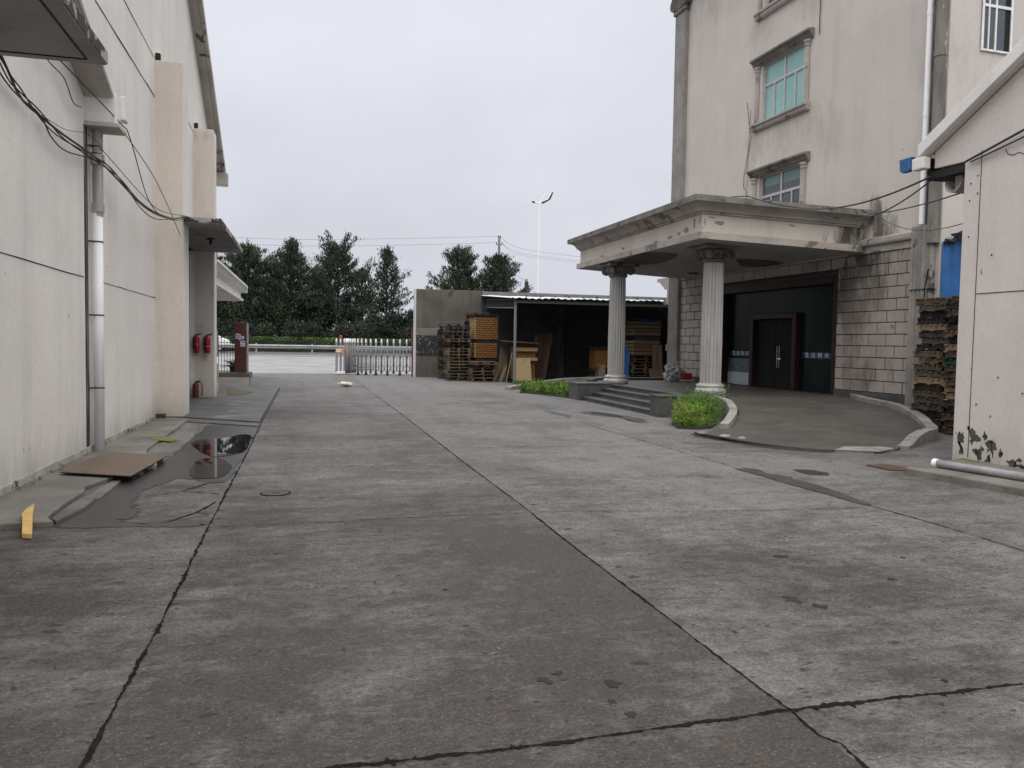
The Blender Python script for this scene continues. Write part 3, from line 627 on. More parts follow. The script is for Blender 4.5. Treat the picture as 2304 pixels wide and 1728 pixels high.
# ------------------------------------------------------------------ office building (local axes: x along the facade away from us, y out of it towards the yard)
M['wallR'] = plaster('beige_render', (.535, .487, .445), (.48, .438, .402), .55, leaks=((.13, .115, .10), [(13.15, 16.75, 4.75), (13.1, 16.4, 4.5)], .55, .15), drips=((.42, .378, .338), [(13.13, 19.3, 7.75), (13.03, 21.75, 7.7), (13.08, 20.4, 7.75), (13.13, 19.3, 11.0), (13.03, 21.7, 11.0), (13.28, 15.0, 8.0), (13.28, 15.1, 10.6), (12.9, 26.0, 12.6), (12.95, 24.5, 12.8), (13.15, 18.4, 7.2)], .75, .05))
def facing():
    t = NT('facing_stone')
    c = t.mix(t.ramp(t.noise(1.3, 6, .6), .36, .64), (.385, .342, .305), (.31, .275, .247))
    c = t.mix(t.ramp(t.noise(.9, 6, .65, .4), .53, .66, 0, .75), c, (.20, .17, .145)); c = t.mix(t.ramp(t.noise(2.7, 6, .65, .5), .63, .69, 0, .7), c, (.13, .105, .085))
    c = leak(t, c, (.045, .038, .032), [(13.2, 16.95, 3.85), (13.2, 17.2, 3.3), (13.2, 16.6, 3.7), (13.2, 17.6, 2.7)], .75, .10)
    c = leak(t, c, (.17, .145, .125), [(13.2, 17.3, 2.3), (13.2, 16.7, 3.0), (13.2, 16.9, 1.0)], .8, .1)
    c = t.mix(1., c, t.ramp(t.noise(60, 4), .3, .7, .86, 1.14), 'MULTIPLY')
    return t.done(c, .85, 0, .25, t.bump(t.noise(60, 4), .25, .006))
M['stone'] = facing()
M['mortar'] = plain('dark_mortar', (.035, .031, .028), .95)
M['trim'] = surf('cornice_stone', (.38, .345, .31), (.29, .262, .235), 1.5, rough=.85, spots=[((.15, .132, .115), 1.4, .58), ((.08, .07, .06), 4, .67)])
M['trimdk'] = surf('weathered_cornice', (.21, .195, .175), (.125, .115, .10), 1.6, .36, .62, .9, spots=[((.07, .065, .06), 2.6, .58)])
M['frieze'] = plaster('portico_render', (.53, .475, .425), (.46, .41, .365), .8, leaks=((.07, .062, .055), [(13.1, 16.85, 4.45), (12.75, 16.9, 4.4)], .6, .12))
M['soffit'] = surf('soffit_paint', (.36, .345, .325), (.30, .29, .275), .8, rough=.9)
M['peel'] = surf('peeled_soffit', (.12, .115, .105), (.08, .075, .07), 3, rough=.95)
M['silver'] = surf('silver_paint', (.38, .375, .36), (.30, .295, .28), 3, .4, .65, .36, .1, 60, .1, 60, spots=[((.24, .22, .18), 3, .70)], stretch=(6, 6, .8), metal=.1)
M['pilaster'] = surf('grey_pilaster', (.28, .265, .245), (.21, .20, .185), 2, rough=.75, streak=((.16, .15, .135), .7))
M['pilasterR'] = surf('stained_pilaster', (.30, .285, .26), (.20, .19, .175), 2, .35, .62, .85, spots=[((.07, .065, .06), 2.2, .62)], streak=((.09, .085, .08), .8))
M['maroon'] = surf('maroon_frame', (.028, .011, .010), (.018, .008, .008), 3, rough=.5, spec=.25, bump=0)
M['alu'] = plain('aluminium_frame', (.44, .42, .41), .4, .3)
M['white_alu'] = plain('white_frame', (.72, .71, .70), .4)
M['teal'] = surf('teal_curtain_glass', (.21, .385, .375), (.27, .45, .445), 1.2, .4, .65, .12, .05, 20, 0)
M['tealdk'] = surf('dim_curtain_glass', (.095, .165, .16), (.12, .20, .19), 1.2, .4, .65, .1, .05, 20, 0)
M['bluegl'] = plain('grey_blue_glass', (.065, .078, .092), .08)
t = NT('door_glass'); M['doorgl'] = t.done(t.mix(t.ramp(t.noise((2, 2, .6), 4), .4, .7), (.005, .009, .009), (.012, .020, .019)), .22, 0, .06)
M['void'] = plain('dark_interior', (.003, .003, .003), .9)  # near-black colour stands in for the darkness of unlit rooms
M['frost'] = surf('frosted_sheet', (.08, .15, .145), (.02, .05, .05), 14, .42, .6, .35)
M['whitepanel'] = surf('white_sheet', (.42, .45, .47), (.37, .40, .42), 2, rough=.4)
M['navy'] = plain('navy_strip', (.012, .020, .085), .4)
M['letter'] = plain('pale_lettering', (.55, .58, .66), .5)
M['steel'] = plain('polished_steel', (.7, .7, .7), .22, 1.)
O = thing('office_building', 'beige four storey office building with stone ground floor, teal windows and columned portico', 'office building', (13.2, 17.5, 0), math.atan2(1, -.04))
# masonry core and render skin with real window openings
mb = MB(); mb.box(-2.86, 9.25, -12, -.172, 3.62, 17); mb.box(-2.86, 9.25, -12, -.46, -.3, 3.619); mb.box(-2.86, .331, -.459, -.172, -.3, 3.619); mb.box(6.169, 9.25, -.459, -.172, -.3, 3.619); mb.build('core_wall', M['void'], O)
WU0, WU1 = 2.06, 4.0
ZW = [(5.02, 6.74), (8.29, 10.01), (11.56, 13.28)]
mb = MB()
mb.box(-2.86, WU0, -.17, 0, 4.0, 17); mb.box(WU1, 9.25, -.17, 0, 4.0, 17)
zz = [4.0] + [v for p in ZW for v in p] + [17]
for i in range(0, len(zz), 2): mb.box(WU0, WU1, -.17, 0, zz[i], zz[i + 1])
mb.box(-2.86, 9.25, -.17, -.02, 3.60, 3.999); mb.box(-2.86, .33, -.17, -.02, -.3, 3.599); mb.box(6.17, 9.25, -.17, -.02, -.3, 3.599)
mb.box(-2.90, -2.861, -12, .0, -.3, 17)
wl = mb.build('wall', M['wallR'], O)
# stone facing: separate blocks with open joints
mb = MB(); rr = random.Random(3)
for k in range(12):
    z0 = .624 + .279 * k; z1 = z0 + .279
    j0 = .032 if k % 2 == 1 else .032 + .289
    us = [j0 + .578 * i for i in range(-6, 18)]
    for a, b in zip(us[:-1], us[1:]):
        for lo, hi in ([(-2.16, .33), (6.17, 8.55)] if z0 < 3.55 else [(-2.16, 8.55)]):
            a1, b1 = max(a, lo), min(b, hi)
            if b1 - a1 > .05:
                d = rr.uniform(-.005, .005); g = .010
                mb.box(a1 + g * 1.5, b1 - g * 1.5, -.03, .035 + d, z0 + g, z1 - g)
mb.build('stone_facing', M['stone'], O, bevel=.006, seg=1)
mb = MB(); mb.box(-2.16, .33, -.019, .012, .4, 3.97); mb.box(6.17, 8.55, -.019, .012, .4, 3.97); mb.box(.331, 6.169, -.019, .012, 3.601, 3.97); mb.build('mortar_bed', M['mortar'], O)
mb = MB(); mb.box(-2.16, .33, 0, .05, -.1, .618); mb.build('plinth', M['granite'], O, bevel=.01)
mb = MB(); mb.box(6.17, 8.55, 0, .05, -.1, .618); mb.build('plinth', M['granite'], O, bevel=.01)
# band courses over the stone
mb = MB(); mb.box(-2.18, 8.5, 0, .07, 3.976, 4.15); mb.prism([(0.0, 4.152), (.13, 4.152), (.15, 4.2), (.15, 4.30), (.0, 4.36)], -2.18, 8.5, 'x'); mb.build('band_course', M['trim'], O, bevel=.008)
def fluted(u0, u1, d, z0, z1, n, name, mat, par):
    w_ = (u1 - u0) / n; poly = [(u0, 0), (u1, 0)]
    mb = MB(); pr = [(u0, -.01), (u0, d)]
    for i in range(n):
        a = u0 + w_ * i
        if i: pr.append((a + w_ * .12, d))
        else: pr.append((a + w_ * .12, d))
        for q in (.3, .5, .7): pr.append((a + w_ * q, d - w_ * .28 * math.sin(math.pi * (q - .1) / .8)))
        pr.append((a + w_ * .88, d))
    pr += [(u1, d), (u1, -.01)]
    mb.prism(pr, z0, z1, 'z'); return mb.build(name, mat, par)
pl = fluted(8.52, 9.22, .16, .3, 13.35, 5, 'pilaster', M['pilaster'], O)
mb = MB(); mb.box(8.45, 9.30, -.01, .22, 13.36, 13.5); mb.box(8.40, 9.35, -.01, .26, 14.0, 14.15)
for u_ in (8.5, 9.26):
    mb.tube([(u_, .02, 13.74), (u_, .27, 13.74)], .22, 18); mb.tube([(u_, .0, 13.74), (u_, .30, 13.74)], .1, 12)
mb.box(8.6, 9.16, 0, .24, 13.51, 13.99); mb.build('capital', M['trimdk'], pl, bevel=.02)
mb = MB(); mb.box(-3.1, 9.7, 0, .45, 14.16, 14.35); mb.box(-3.1, 9.9, 0, .7, 14.352, 14.9); mb.box(9.26, 9.9, -6, -.01, 14.16, 14.9); mb.build('cornice', M['trimdk'], O, bevel=.02)
pr_ = fluted(-2.76, -2.19, .13, -.1, 4.42, 5, 'pilaster', M['pilasterR'], O)
mb = MB(); mb.tube([(-2.62, .125, .1), (-2.60, .128, 1.2), (-2.66, .126, 2.1), (-2.63, .128, 3.0), (-2.7, .126, 3.4)], .014, 5); mb.box(-2.80, -2.19, -.01, .136, 3.0, 3.012); mb.build('crack', M['joint'], pr_)
mb = MB(); mb.tube([(-2.42, .08, 4.45), (-2.42, .08, 17)], .062, 14)
for z in (6.8, 9.0, 11.2): mb.tube([(-2.42, .08, z), (-2.42, .08, z + .10)], .069, 14)
mb.build('rain_pipe', M['pvc'], O, smooth=False)
mb = MB(); mb.box(-2.62, -2.50, 0, .05, 4.43, 17); mb.build('stained_strip', M['darkstain'], O)
mb = MB(); mb.tube([(-2.74, .06, 4.0), (-2.74, .06, 17)], .13, 14)
for z in (5.5, 8, 10.5): mb.tube([(-2.74, .06, z), (-2.74, .06, z + .12)], .145, 14)
mb.build('old_rain_pipe', M.setdefault('oldrain', surf('grey_weathered_pipe', (.20, .188, .17), (.12, .112, .10), 2.5, .38, .62, .9, spots=[((.36, .34, .31), (5, 5, 1.2), .62)], stretch=(6, 6, 1))), O, smooth=False)
# north return of the ground floor cornice
mb = MB()
mb.prism([(9.26, 4.18), (10.5, 4.18), (10.5, 4.05), (10.3, 4.03), (10.15, 3.93), (10.0, 3.85), (9.95, 3.78), (9.8, 3.74), (9.26, 3.72)], -6, -.02, 'y')
mb.box(9.26, 9.72, -6, -.03, 3.36, 3.719); mb.box(9.26, 9.95, -6, -.025, 3.19, 3.358)
mb.build('side_cornice', M['trim'], O, bevel=.01)
# windows
def window(i, z0, z1, top_mat, low_mat):
    c = 3.03; k = M['trimdk'] if i != 1 else M['trim']
    mb = MB(); prof = [(0, 0), (.05, 0), (.05, .05), (.09, .06), (.09, .10), (.16, .16), (.2, .17), (.2, .23), (0, .25)]
    mb.prism([(y, z1 - .02 + z) for y, z in prof], c - 1.38, c + 1.38, 'x')
    w_ = mb.build('window', M['trimdk'], O, bevel=.006)
    mb = MB(); prof = [(0, .20), (.18, .20), (.18, .14), (.13, .12), (.13, .05), (.09, 0), (0, 0)]
    mb.prism([(y, z0 - .20 + z) for y, z in prof], c - 1.3, c + 1.3, 'x'); mb.build('sill', M['trim'] if i else M['trimdk'], w_, bevel=.008)
    for u_ in (c - 1.16, c + 1.16):
        mb = MB(); mb.lathe([(.09, z0), (.10, z0 + .03), (.075, z0 + .06), (.072, z1 - .26), (.072, z1 - .22), (.10, z1 - .18), (.10, z1 - .14), (.085, z1 - .13), (.12, z1 - .08), (.12, z1 - .03)], 20, (u_, .03), rad=lambda q, n: 1 - .06 * (q % 2))
        mb.build('half_column', M['trim'], w_)
    zr = z0 + 1.1; s = .05
    mb = MB(); mb.box(WU0, WU1, -.13, -.08, zr - .04, zr + .04)
    for a, b in ((z0, z0 + s), (z1 - s, z1)): mb.box(WU0, WU1, -.13, -.081, a, b)
    for u_ in (WU0 + .03, 3.03, WU1 - .03): mb.box(u_ - .03, u_ + .03, -.128, -.079, z0 + s, z1 - s)
    for u_ in (2.53, 3.50): mb.box(u_ - .026, u_ + .026, -.126, -.077, z0 + s, zr - .04)
    mb.build('frame', M['alu'], w_)
    mb = MB(); mb.box(WU0, WU1, -.165, -.11, z0, zr - .01); mb.build('pane', low_mat, w_)
    mb = MB(); mb.box(WU0, WU1, -.165, -.11, zr - .009, z1); mb.build('pane', top_mat, w_)
    return w_
w1 = window(0, *ZW[0], M['bluegl'], M['bluegl'])
mb = MB(); mb.prism([(WU0 + .06, ZW[0][1] - .38), (3.0, ZW[0][1] - .36), (3.0, ZW[0][1] - .05), (WU0 + .06, ZW[0][1] - .05)], -.1095, -.1085, 'y'); mb.prism([(3.06, ZW[0][1] - .34), (WU1 - .1, ZW[0][1] - .33), (WU1 - .1, ZW[0][1] - .05), (3.06, ZW[0][1] - .05)], -.1095, -.1085, 'y'); mb.build('curtain_strip', M['tealdk'], w1)
window(1, *ZW[1], M['teal'], M['teal']); window(2, *ZW[2], M['tealdk'], M['bluegl'])
# window on the wall that faces us, above the warehouse roof
mb = MB()
v0, v1, z0, z1 = -1.66, -.82, 8.22, 9.75
for a, b in ((v0, v0 + .05), (v1 - .05, v1), (-1.02, -.99), (-1.22, -1.18)): mb.box(-2.945, -2.90, a, b, z0, z1)
mb.box(-2.945, -2.901, v0, v1, z0 - .04, z0); mb.box(-2.944, -2.901, v0, v1, 9.12, 9.18)
w4 = mb.build('window', M['white_alu'], O)
mb = MB(); mb.box(-2.92, -2.90, -1.46, v1, z0, z1); mb.build('pane', M['bluegl'], w4); mb = MB(); mb.box(-2.921, -2.90, v0, -1.461, z0, z1); mb.build('open_gap', M['void'], w4)
# entrance
mb = MB(); mb.box(.332, .60, -.32, -.06, .40, 3.599); mb.box(5.9, 6.168, -.32, -.06, .40, 3.599); mb.box(.601, 5.899, -.32, -.06, 3.36, 3.599); mb.box(.335, 6.165, -.42, .03, .40, .485)
en = mb.build('entrance_frame', M['maroon'], O, bevel=.01)
mb = MB(); mb.box(.60, 2.22, -.34, -.30, .47, 3.36); mb.box(4.47, 5.9, -.34, -.30, .47, 3.36); mb.box(2.221, 4.469, -.34, -.30, 2.55, 3.36)
gl = mb.build('glass_front', M['doorgl'], en)
mb = MB(); mb.box(.60, 5.9, -.349, -.346, .4, 3.36); mb.build('dark_interior', M['void'], en)
mb = MB(); mb.box(2.22, 2.40, -.34, -.14, .485, 2.66); mb.box(4.30, 4.47, -.34, -.14, .485, 2.66); mb.box(2.401, 4.299, -.34, -.14, 2.5, 2.66)
df = mb.build('door_frame', M['maroon'], O, bevel=.02)
mb = MB(); mb.box(3.36, 4.29, -.33, -.30, .49, 2.49); mb.box(2.41, 3.34, -.33, -.30, .49, 2.49); dr = mb.build('door', M['void'], df)
for u_ in (3.08, 3.19):
    mb = MB(); mb.tube([(u_, -.30, 1.08), (u_, -.24, 1.08), (u_, -.24, 1.72), (u_, -.30, 1.72)], .011, 8); mb.build('handle', M['steel'], dr)
mb = MB(); mb.box(2.98, 3.16, -.235, -.22, 1.33, 1.352); mb.build('lock_bar', M['steel'], dr)
def strip(u0, u1, z0, z1):
    mb = MB(); mb.box(u0, u1, -.2995, -.297, z0, z1); s_ = mb.build('name_strip', M['navy'], gl)
    cv = bpy.data.curves.new('lettering', 'FONT'); cv.body = '鑫 达 制 衣'; cv.size = .15; cv.extrude = .001; cv.align_x = 'CENTER'; cv.align_y = 'CENTER'; cv.space_character = 1.25; cv.offset = .0015
    ob = bpy.data.objects.new('lettering_source', cv); COL.objects.link(ob)
    me = bpy.data.meshes.new_from_object(ob.evaluated_get(bpy.context.evaluated_depsgraph_get())); bpy.data.objects.remove(ob)
    me.materials.clear(); me.materials.append(M['letter'])
    xs_ = [v.co.x for v in me.vertices]; f = (u1 - u0) * .80 / (max(xs_) - min(xs_)); cx = (max(xs_) + min(xs_)) / 2
    me.transform(Matrix(((-f, 0, 0, (u0 + u1) / 2 + f * cx), (0, 0, 1, -.2955), (0, 1.0, 0, (z0 + z1) / 2), (0, 0, 0, 1))))
    tx = bpy.data.objects.new('lettering', me); COL.objects.link(tx); tx.parent = s_
strip(4.62, 5.75, 1.39, 1.545); strip(.86, 2.12, 1.385, 1.545)
mb = MB(); mb.box(4.66, 5.86, -.2994, -.297, .885, 1.31); mb.build('frosted_panel', M['frost'], gl); mb = MB(); mb.box(4.66, 5.88, -.2993, -.292, .49, .88); mb.build('white_panel', M['whitepanel'], gl)
# portico
def off_path(P, d):
    out = []
    for i, p in enumerate(P):
        p = Vector(p); n_ = []
        for a, b in ((i - 1, i), (i, i + 1)):
            if a >= 0 and b < len(P):
                e_ = (Vector(P[b]) - Vector(P[a])).normalized(); n_.append(Vector((-e_.y, e_.x)))
        if len(n_) == 1: out.append(p + n_[0] * d)
        else:
            m_ = (n_[0] + n_[1]); m_ *= d / (m_.dot(n_[0])); out.append(p + m_)
    return out
PP = [(-.62, -.0), (-.13, 4.28), (8.27, 4.11), (8.35, -.0)]
def zs_(p): return -.18 * (1 - max(0, p[1]) / 4.25) if p[1] < 4.25 else 0
prof = [(0, 4.2), (0, 4.36), (-.10, 4.37), (-.10, 4.79), (-.05, 4.80), (-.05, 4.84), (-.0, 4.85), (.02, 4.90), (.06, 4.96), (.13, 5.01), (.21, 5.03), (.25, 5.035), (.25, 5.17)]
def portico_piece(pr, name, mat, par, cap=None, closed=True):
    rows = []; mb = MB()
    for d, z in pr:
        rows.append([(q[0], q[1] if abs(q[1]) > .6 else 0.0, z + zs_(q)) for q in off_path(PP, d)])
    for r in rows: mb.v += r
    n_ = 4
    for i in range(len(rows) - 1):
        for k in range(3): mb.f.append((i * n_ + k, (i + 1) * n_ + k, (i + 1) * n_ + k + 1, i * n_ + k + 1))
    if cap in ('bottom', 'both'): mb.f.append(tuple(range(4)))
    if cap in ('top', 'both'): b = (len(rows) - 1) * n_; mb.f.append((b + 3, b + 2, b + 1, b))
    return mb.build(name, mat, par)
po = portico_piece(prof[3:], 'portico_canopy', M['trim'], O, 'top')
portico_piece([(.004, 5.03), (.256, 5.036), (.256, 5.176), (.0, 5.19)], 'coping', M['trimdk'], po, 'top')
portico_piece([(-.1, 4.37), (-.1, 4.79)], 'frieze', M['frieze'], po)
portico_piece([(-.11, 4.37), (0, 4.36), (0, 4.2)], 'lower_moulding', M['trim'], po)
portico_piece([(-.004, 4.202), (-.5, 4.203)], 'soffit', M['soffit'], po, 'bottom')
mb = MB(); q = [(p[0], p[1], 4.204 + zs_(p)) for p in off_path(PP, -.01)]; mb.v = [(a, b if b > .6 else .0, c) for a, b, c in q]; mb.f = [(0, 1, 2, 3)]; mb.build('ceiling', M['soffit'], po)
M['barepatch'] = surf('bare_render_patch', (.17, .145, .125), (.26, .225, .195), 9, .4, .6, .95)
def on_front(u_, z): f_ = (u_ + .13) / 8.4; return (u_, 4.28 - .17 * f_ - .096, z)
def on_side(v_, z): return (-.62 + .49 * v_ / 4.28 + .096, v_, z + zs_((0, v_)))
for i, (fn, a, z, ra, rz) in enumerate([(on_front, .35, 4.62, .05, .10), (on_front, .75, 4.52, .16, .07), (on_front, 1.15, 4.47, .12, .05), (on_front, 1.6, 4.44, .15, .035), (on_front, 2.4, 4.41, .2, .03), (on_front, 4.6, 4.47, .14, .05), (on_front, 6.2, 4.42, .2, .03), (on_front, .08, 4.66, .03, .12), (on_side, 3.95, 4.72, .10, .035), (on_side, 3.75, 4.62, .13, .05), (on_side, 4.12, 4.60, .02, .12), (on_side, 1.9, 4.7, .12, .02)]):
    pg = blob([(a + ra * random.uniform(.5, 1.3) * math.cos(q), z + rz * random.uniform(.4, 1.3) * math.sin(q)) for q in np.linspace(0, 6.28, 10)[:-1]], 0, 5, .006, i)
    mb = MB(); mb.v = [fn(*p) for p in pg]; mb.f = [tuple(range(len(pg)))]; mb.build('bare_patch', M['barepatch'], po)
def WL(x, y):
    s_ = math.sqrt(1 + .0016); dx, dy = x - 13.2, y - 17.5
    return ((-.04 * dx + dy) / s_, (-dx - .04 * dy) / s_)
for i, pts in enumerate([[(9.2, 23.0), (8.95, 21.4), (9.0, 20.2), (9.6, 20.0), (10.0, 20.6), (10.25, 22.2), (10.0, 22.9)], [(11.5, 19.87), (12.4, 19.6), (13.0, 20.1), (12.95, 21.1), (12.4, 21.2), (11.9, 20.6)]]):
    pg = blob([WL(*p) for p in pts], 0, 6, .03, i); mb = MB(); mb.v = [(p[0], p[1], 4.199 + zs_(p)) for p in pg]; mb.f = [tuple(reversed(range(len(pg))))]
    mb.build('peeled_patch', M['peel'], po)
c_ = WL(12.2, 23.9); mb = MB(); mb.lathe([(.02, 4.01), (.14, 4.02), (.19, 4.06), (.19, 4.09)], 20, c_); mb.build('ceiling_lamp', M['iron'], po, smooth=True)
def column(u_, v_):
    sh = MB(); sh.lathe([(.262, .74), (.262, .80), (.266, 1.8), (.255, 3.0), (.243, 3.72), (.243, 3.76)], 120, (u_, v_), rad=lambda k, n: 1 - .115 * (max(0, math.sin(math.pi * ((k % 6) + .0) / 6)) ** .7))
    c = sh.build('column', M['silver'], O)
    mb = MB(); mb.lathe([(.385, .47), (.385, .505), (.39, .52), (.40, .56), (.385, .60), (.345, .615), (.335, .64), (.345, .655), (.355, .68), (.345, .71), (.30, .725), (.285, .745)], 48, (u_, v_)); mb.build('base', M['silver'], c, smooth=True)
    mb = MB(); mb.lathe([(.25, 3.755), (.285, 3.77), (.30, 3.80), (.285, 3.83), (.25, 3.845), (.25, 3.9), (.33, 4.0), (.36, 4.06)], 40, (u_, v_)); mb.build('echinus', M['trimdk'], c, smooth=True)
    top = 4.203 + zs_((u_, v_))
    cp = MB(); cp.prism([(u_ + a * .46 * (1 if k % 2 == 0 else .84), v_ + b * .46 * (1 if k % 2 == 0 else .84)) for k, (a, b) in enumerate([(1.08, 1.08), (0, 1.0), (-1.08, 1.08), (-1.0, 0), (-1.08, -1.08), (0, -1.0), (1.08, -1.08), (1.0, 0)])], 4.075, top - .001)
    cp = cp.build('abacus', M['trimdk'], c, bevel=.012)
    for a in (45, 135, 225, 315):
        A = Matrix.Translation((u_, v_, 0)) @ Matrix.Rotation(R_(a), 4, 'Z'); mb = MB()
        sp_ = [(.40 + (.145 - .0085 * k) * math.cos(k * .5 + 1.6), 3.945 + (.145 - .0085 * k) * math.sin(k * .5 + 1.6)) for k in range(15)][::-1]
        for off in (-.07, .07): mb.tube([(x, off, z) for x, z in sp_], [.014 + .0008 * k for k in range(15)], 6, M=A)
        mb.tube([(.40, -.06, 3.945), (.40, .06, 3.945)], .125, 20, M=A); mb.tube([(.40, -.09, 3.945), (.40, .09, 3.945)], .035, 10, M=A)
        mb.build('volute', M['trimdk'], c)
    mb = MB()
    for a in range(0, 360, 30):
        A = Matrix.Translation((u_, v_, 0)) @ Matrix.Rotation(R_(a), 4, 'Z'); mb.tube([(.27, 0, 3.86), (.315, 0, 3.93), (.35, 0, 4.0), (.40, 0, 4.03)], [.03, .045, .035, .01], 6, M=A)
    mb.build('carved_leaf_ring', M['trimdk'], c)
column(*WL(9.85, 18.22)); column(*WL(9.34, 23.3))
# wires on the facade
for p, r, lb in [([(4.72, 9.12), (4.6, 8.5), (4.45, 8.0), (4.55, 7.7), (4.78, 6.9), (4.78, 6.55), (4.62, 6.45), (4.61, 5.4)], .008, 'thin wire hanging down the beige facade left of the windows'), ([(4.5, 8.85), (4.56, 8.3), (4.58, 7.8), (4.6, 7.2), (4.61, 6.5)], .006, 'second thin wire on the beige facade, starting beside the teal window'), ([(1.40, 13.2), (1.42, 9.98)], .012, 'straight grey wire hanging above and right of the teal window')]:
    mb = MB(); mb.tube([(u_, .03, z) for u_, z in p], r, 6); o = mb.build('facade_wire', M['iron'], None, label=lb, cat='wire', group='wires on the office facade')
    o.location = (13.2, 17.5, 0); o.rotation_euler = (0, 0, math.atan2(1, -.04))
# ------------------------------------------------------------------ gabled warehouse on the right
M['wallW'] = plaster('warehouse_render', (.64, .585, .545), (.58, .53, .495), .3)
M['peelpaint'] = surf('bare_patch', (.045, .042, .040), (.10, .09, .082), 12, .4, .6, .95)
M['bluepaint'] = surf('blue_gutter_paint', (.03, .13, .34), (.02, .09, .25), 5, rough=.6)
M['bluesheet'] = surf('blue_corrugated_sheet', (.028, .13, .36), (.02, .09, .26), 1.4, rough=.5)
M['greypipe'] = surf('grey_plastic_pipe', (.30, .30, .30), (.22, .22, .22), 4, rough=.45)
W = thing('gabled_warehouse', 'pale rendered warehouse gable wall at the right edge with peeling paint at its foot', 'warehouse', (9.25, 6, 0), world=True)
mb = MB(); mb.prism([(9.75, -.3), (9.75, 4.40), (10.34, 4.42), (10.34, 4.67), (3.2, 8.45), (-3.5, 4.9), (-3.5, -.3)], 9.25, 24, 'x'); mb.build('wall', M['wallW'], W, bevel=.01)
def wbar(y0, z0, y1, z1, x0, x1, th, name, mat, par=W):
    mb = MB(); mb.prism([(y0, z0), (y1, z1), (y1, z1 + th), (y0, z0 + th)], x0, x1, 'x'); return mb.build(name, mat, par, bevel=.01)
ro = wbar(10.46, 4.66, 3.2, 8.51, 9.10, 24, .10, 'roof', M['roofsheet'])
wbar(10.5, 4.60, 3.2, 8.46, 9.07, 9.18, .20, 'gable_trim', M['whitetrim'], ro)
wbar(10.45, 4.61, 3.2, 8.455, 9.181, 9.249, .05, 'gable_soffit', M['wallW'], ro)
wbar(3.19, 8.48, -4, 4.7, 9.1, 24, .10, 'roof', M['roofsheet'])
mb = MB(); mb.box(9.06, 9.2, 10.36, 10.60, 4.42, 4.60); mb.build('eave_box', M['whitetrim'], ro, bevel=.015)
mb = MB(); mb.box(9.27, 24, 9.76, 10.5, 4.27, 4.39); mb.box(9.26, 24, 10.44, 10.5, 4.391, 4.6); mb.build('eave_boards', M['black'], ro)
mb = MB(); mb.prism([(10.48, 4.56), (10.49, 4.40), (10.53, 4.375), (10.66, 4.375), (10.71, 4.42), (10.72, 4.57), (10.74, 4.575), (10.74, 4.59), (10.46, 4.59)], 9.07, 9.15, 'x', Matrix.Translation((0, .16, .06))); gu = mb.build('gutter_stop', M['bluepaint'], ro, bevel=.008)
mb = MB()
for k in range(9):
    a = math.pi * (1.0 + k / 8); y, z = 10.05 + .16 * math.cos(a), 4.18 + .17 * math.sin(a); b = math.pi * (1.0 + (k + 1) / 8); y2, z2 = 10.05 + .16 * math.cos(b), 4.18 + .17 * math.sin(b)
    if k < 8: mb.prism([(y, z), (y2, z2), (y2 * .98 + .201, z2 + .03), (y * .98 + .201, z + .03)], 9.33, 9.62, 'x')
mb.box(9.42, 9.5, 9.98, 10.1, 4.05, 4.27); mb.build('broken_gutter', M['oldpipe'], W)
for a, b in (((9.248, 9.45, 4.5), (9.248, 9.46, .12)), ((9.248, 9.44, 2.47), (9.248, 3, 2.47))):
    mb = MB(); mb.tube([a, b], .006, 4); mb.build('wall_joint', M['joint'], W)
mb = MB(); mb.tube([(9.246, 9.05 - .06 * k + .02 * math.sin(k * 2), 4.42 - .035 * k - .05 * math.sin(k * 1.1)) for k in range(7)], .005, 4); mb.build('crack', M['joint'], W)
rr = random.Random(5)
for y, z, ry, rz in ((9.60, .36, .055, .11), (9.38, .40, .10, .10), (9.25, .24, .10, .10), (9.06, .30, .10, .10), (8.9, .26, .035, .05), (9.18, .46, .04, .05), (8.72, .14, .09, .05), (8.45, .12, .12, .07), (9.1, .14, .06, .06), (9.58, .2, .03, .06), (8.6, .2, .03, .03), (9.47, .55, .02, .03), (8.2, .13, .10, .05)):
    pg = blob([(y + ry * rr.uniform(.25, 1.5) * math.cos(a), z + rz * rr.uniform(.25, 1.5) * math.sin(a)) for a in np.linspace(0, 6.28, 14)[:-1]], 0, 5, .013, int(y * 100))
    mb = MB(); mb.v = [(9.247, max(p[0], 3), p[1]) for p in pg]; mb.f = [tuple(reversed(range(len(pg))))]; mb.build('peeled_paint', M['peelpaint'], W)
mb = MB()
for y, z in ((9.62, 4.06), (9.50, 4.15), (9.49, 3.9), (9.63, 3.82), (9.2, 3.0), (9.62, 3.3), (8.7, 4.08), (9.35, .9), (9.1, .75), (8.6, 1.1), (9.0, 1.3)):
    mb.box(9.235, 9.25, y - .006, y + .006, z - .010, z + .010, j=.003)
mb.build('nail_stubs', M['iron'], W)
mb = MB(); mb.tube([(8.12, 8.85, .155), (8.23, 8.3, .155), (8.40, 7.4, .155), (8.9, 4.5, .155)], .052, 16); dpn = mb.build('loose_pipe', M['greypipe'], None, label='grey plastic drain pipe lying on the slab by the gable wall', cat='pipe', smooth=True)
mb = MB(); mb.tube([(8.118, 8.86, .155), (8.13, 8.80, .155)], .060, 16); mb.tube([(8.113, 8.875, .155), (8.1175, 8.862, .155)], .046, 16); mb.build('collar', M['pvc'], dpn)
mb = MB(); mb.prism([(7.72, 9.68), (8.03, 9.74), (8.2, 9.42), (7.99, 9.12), (7.75, 9.22)], .004, .016); mb.build('rusty_plate', M.setdefault('rust', surf('rusty_steel', (.10, .055, .035), (.06, .038, .028), 4, .38, .62, .75, spots=[((.16, .09, .045), 3, .62)])), None, label='small rusty steel plate flat on the ground before the right slab', cat='plate')
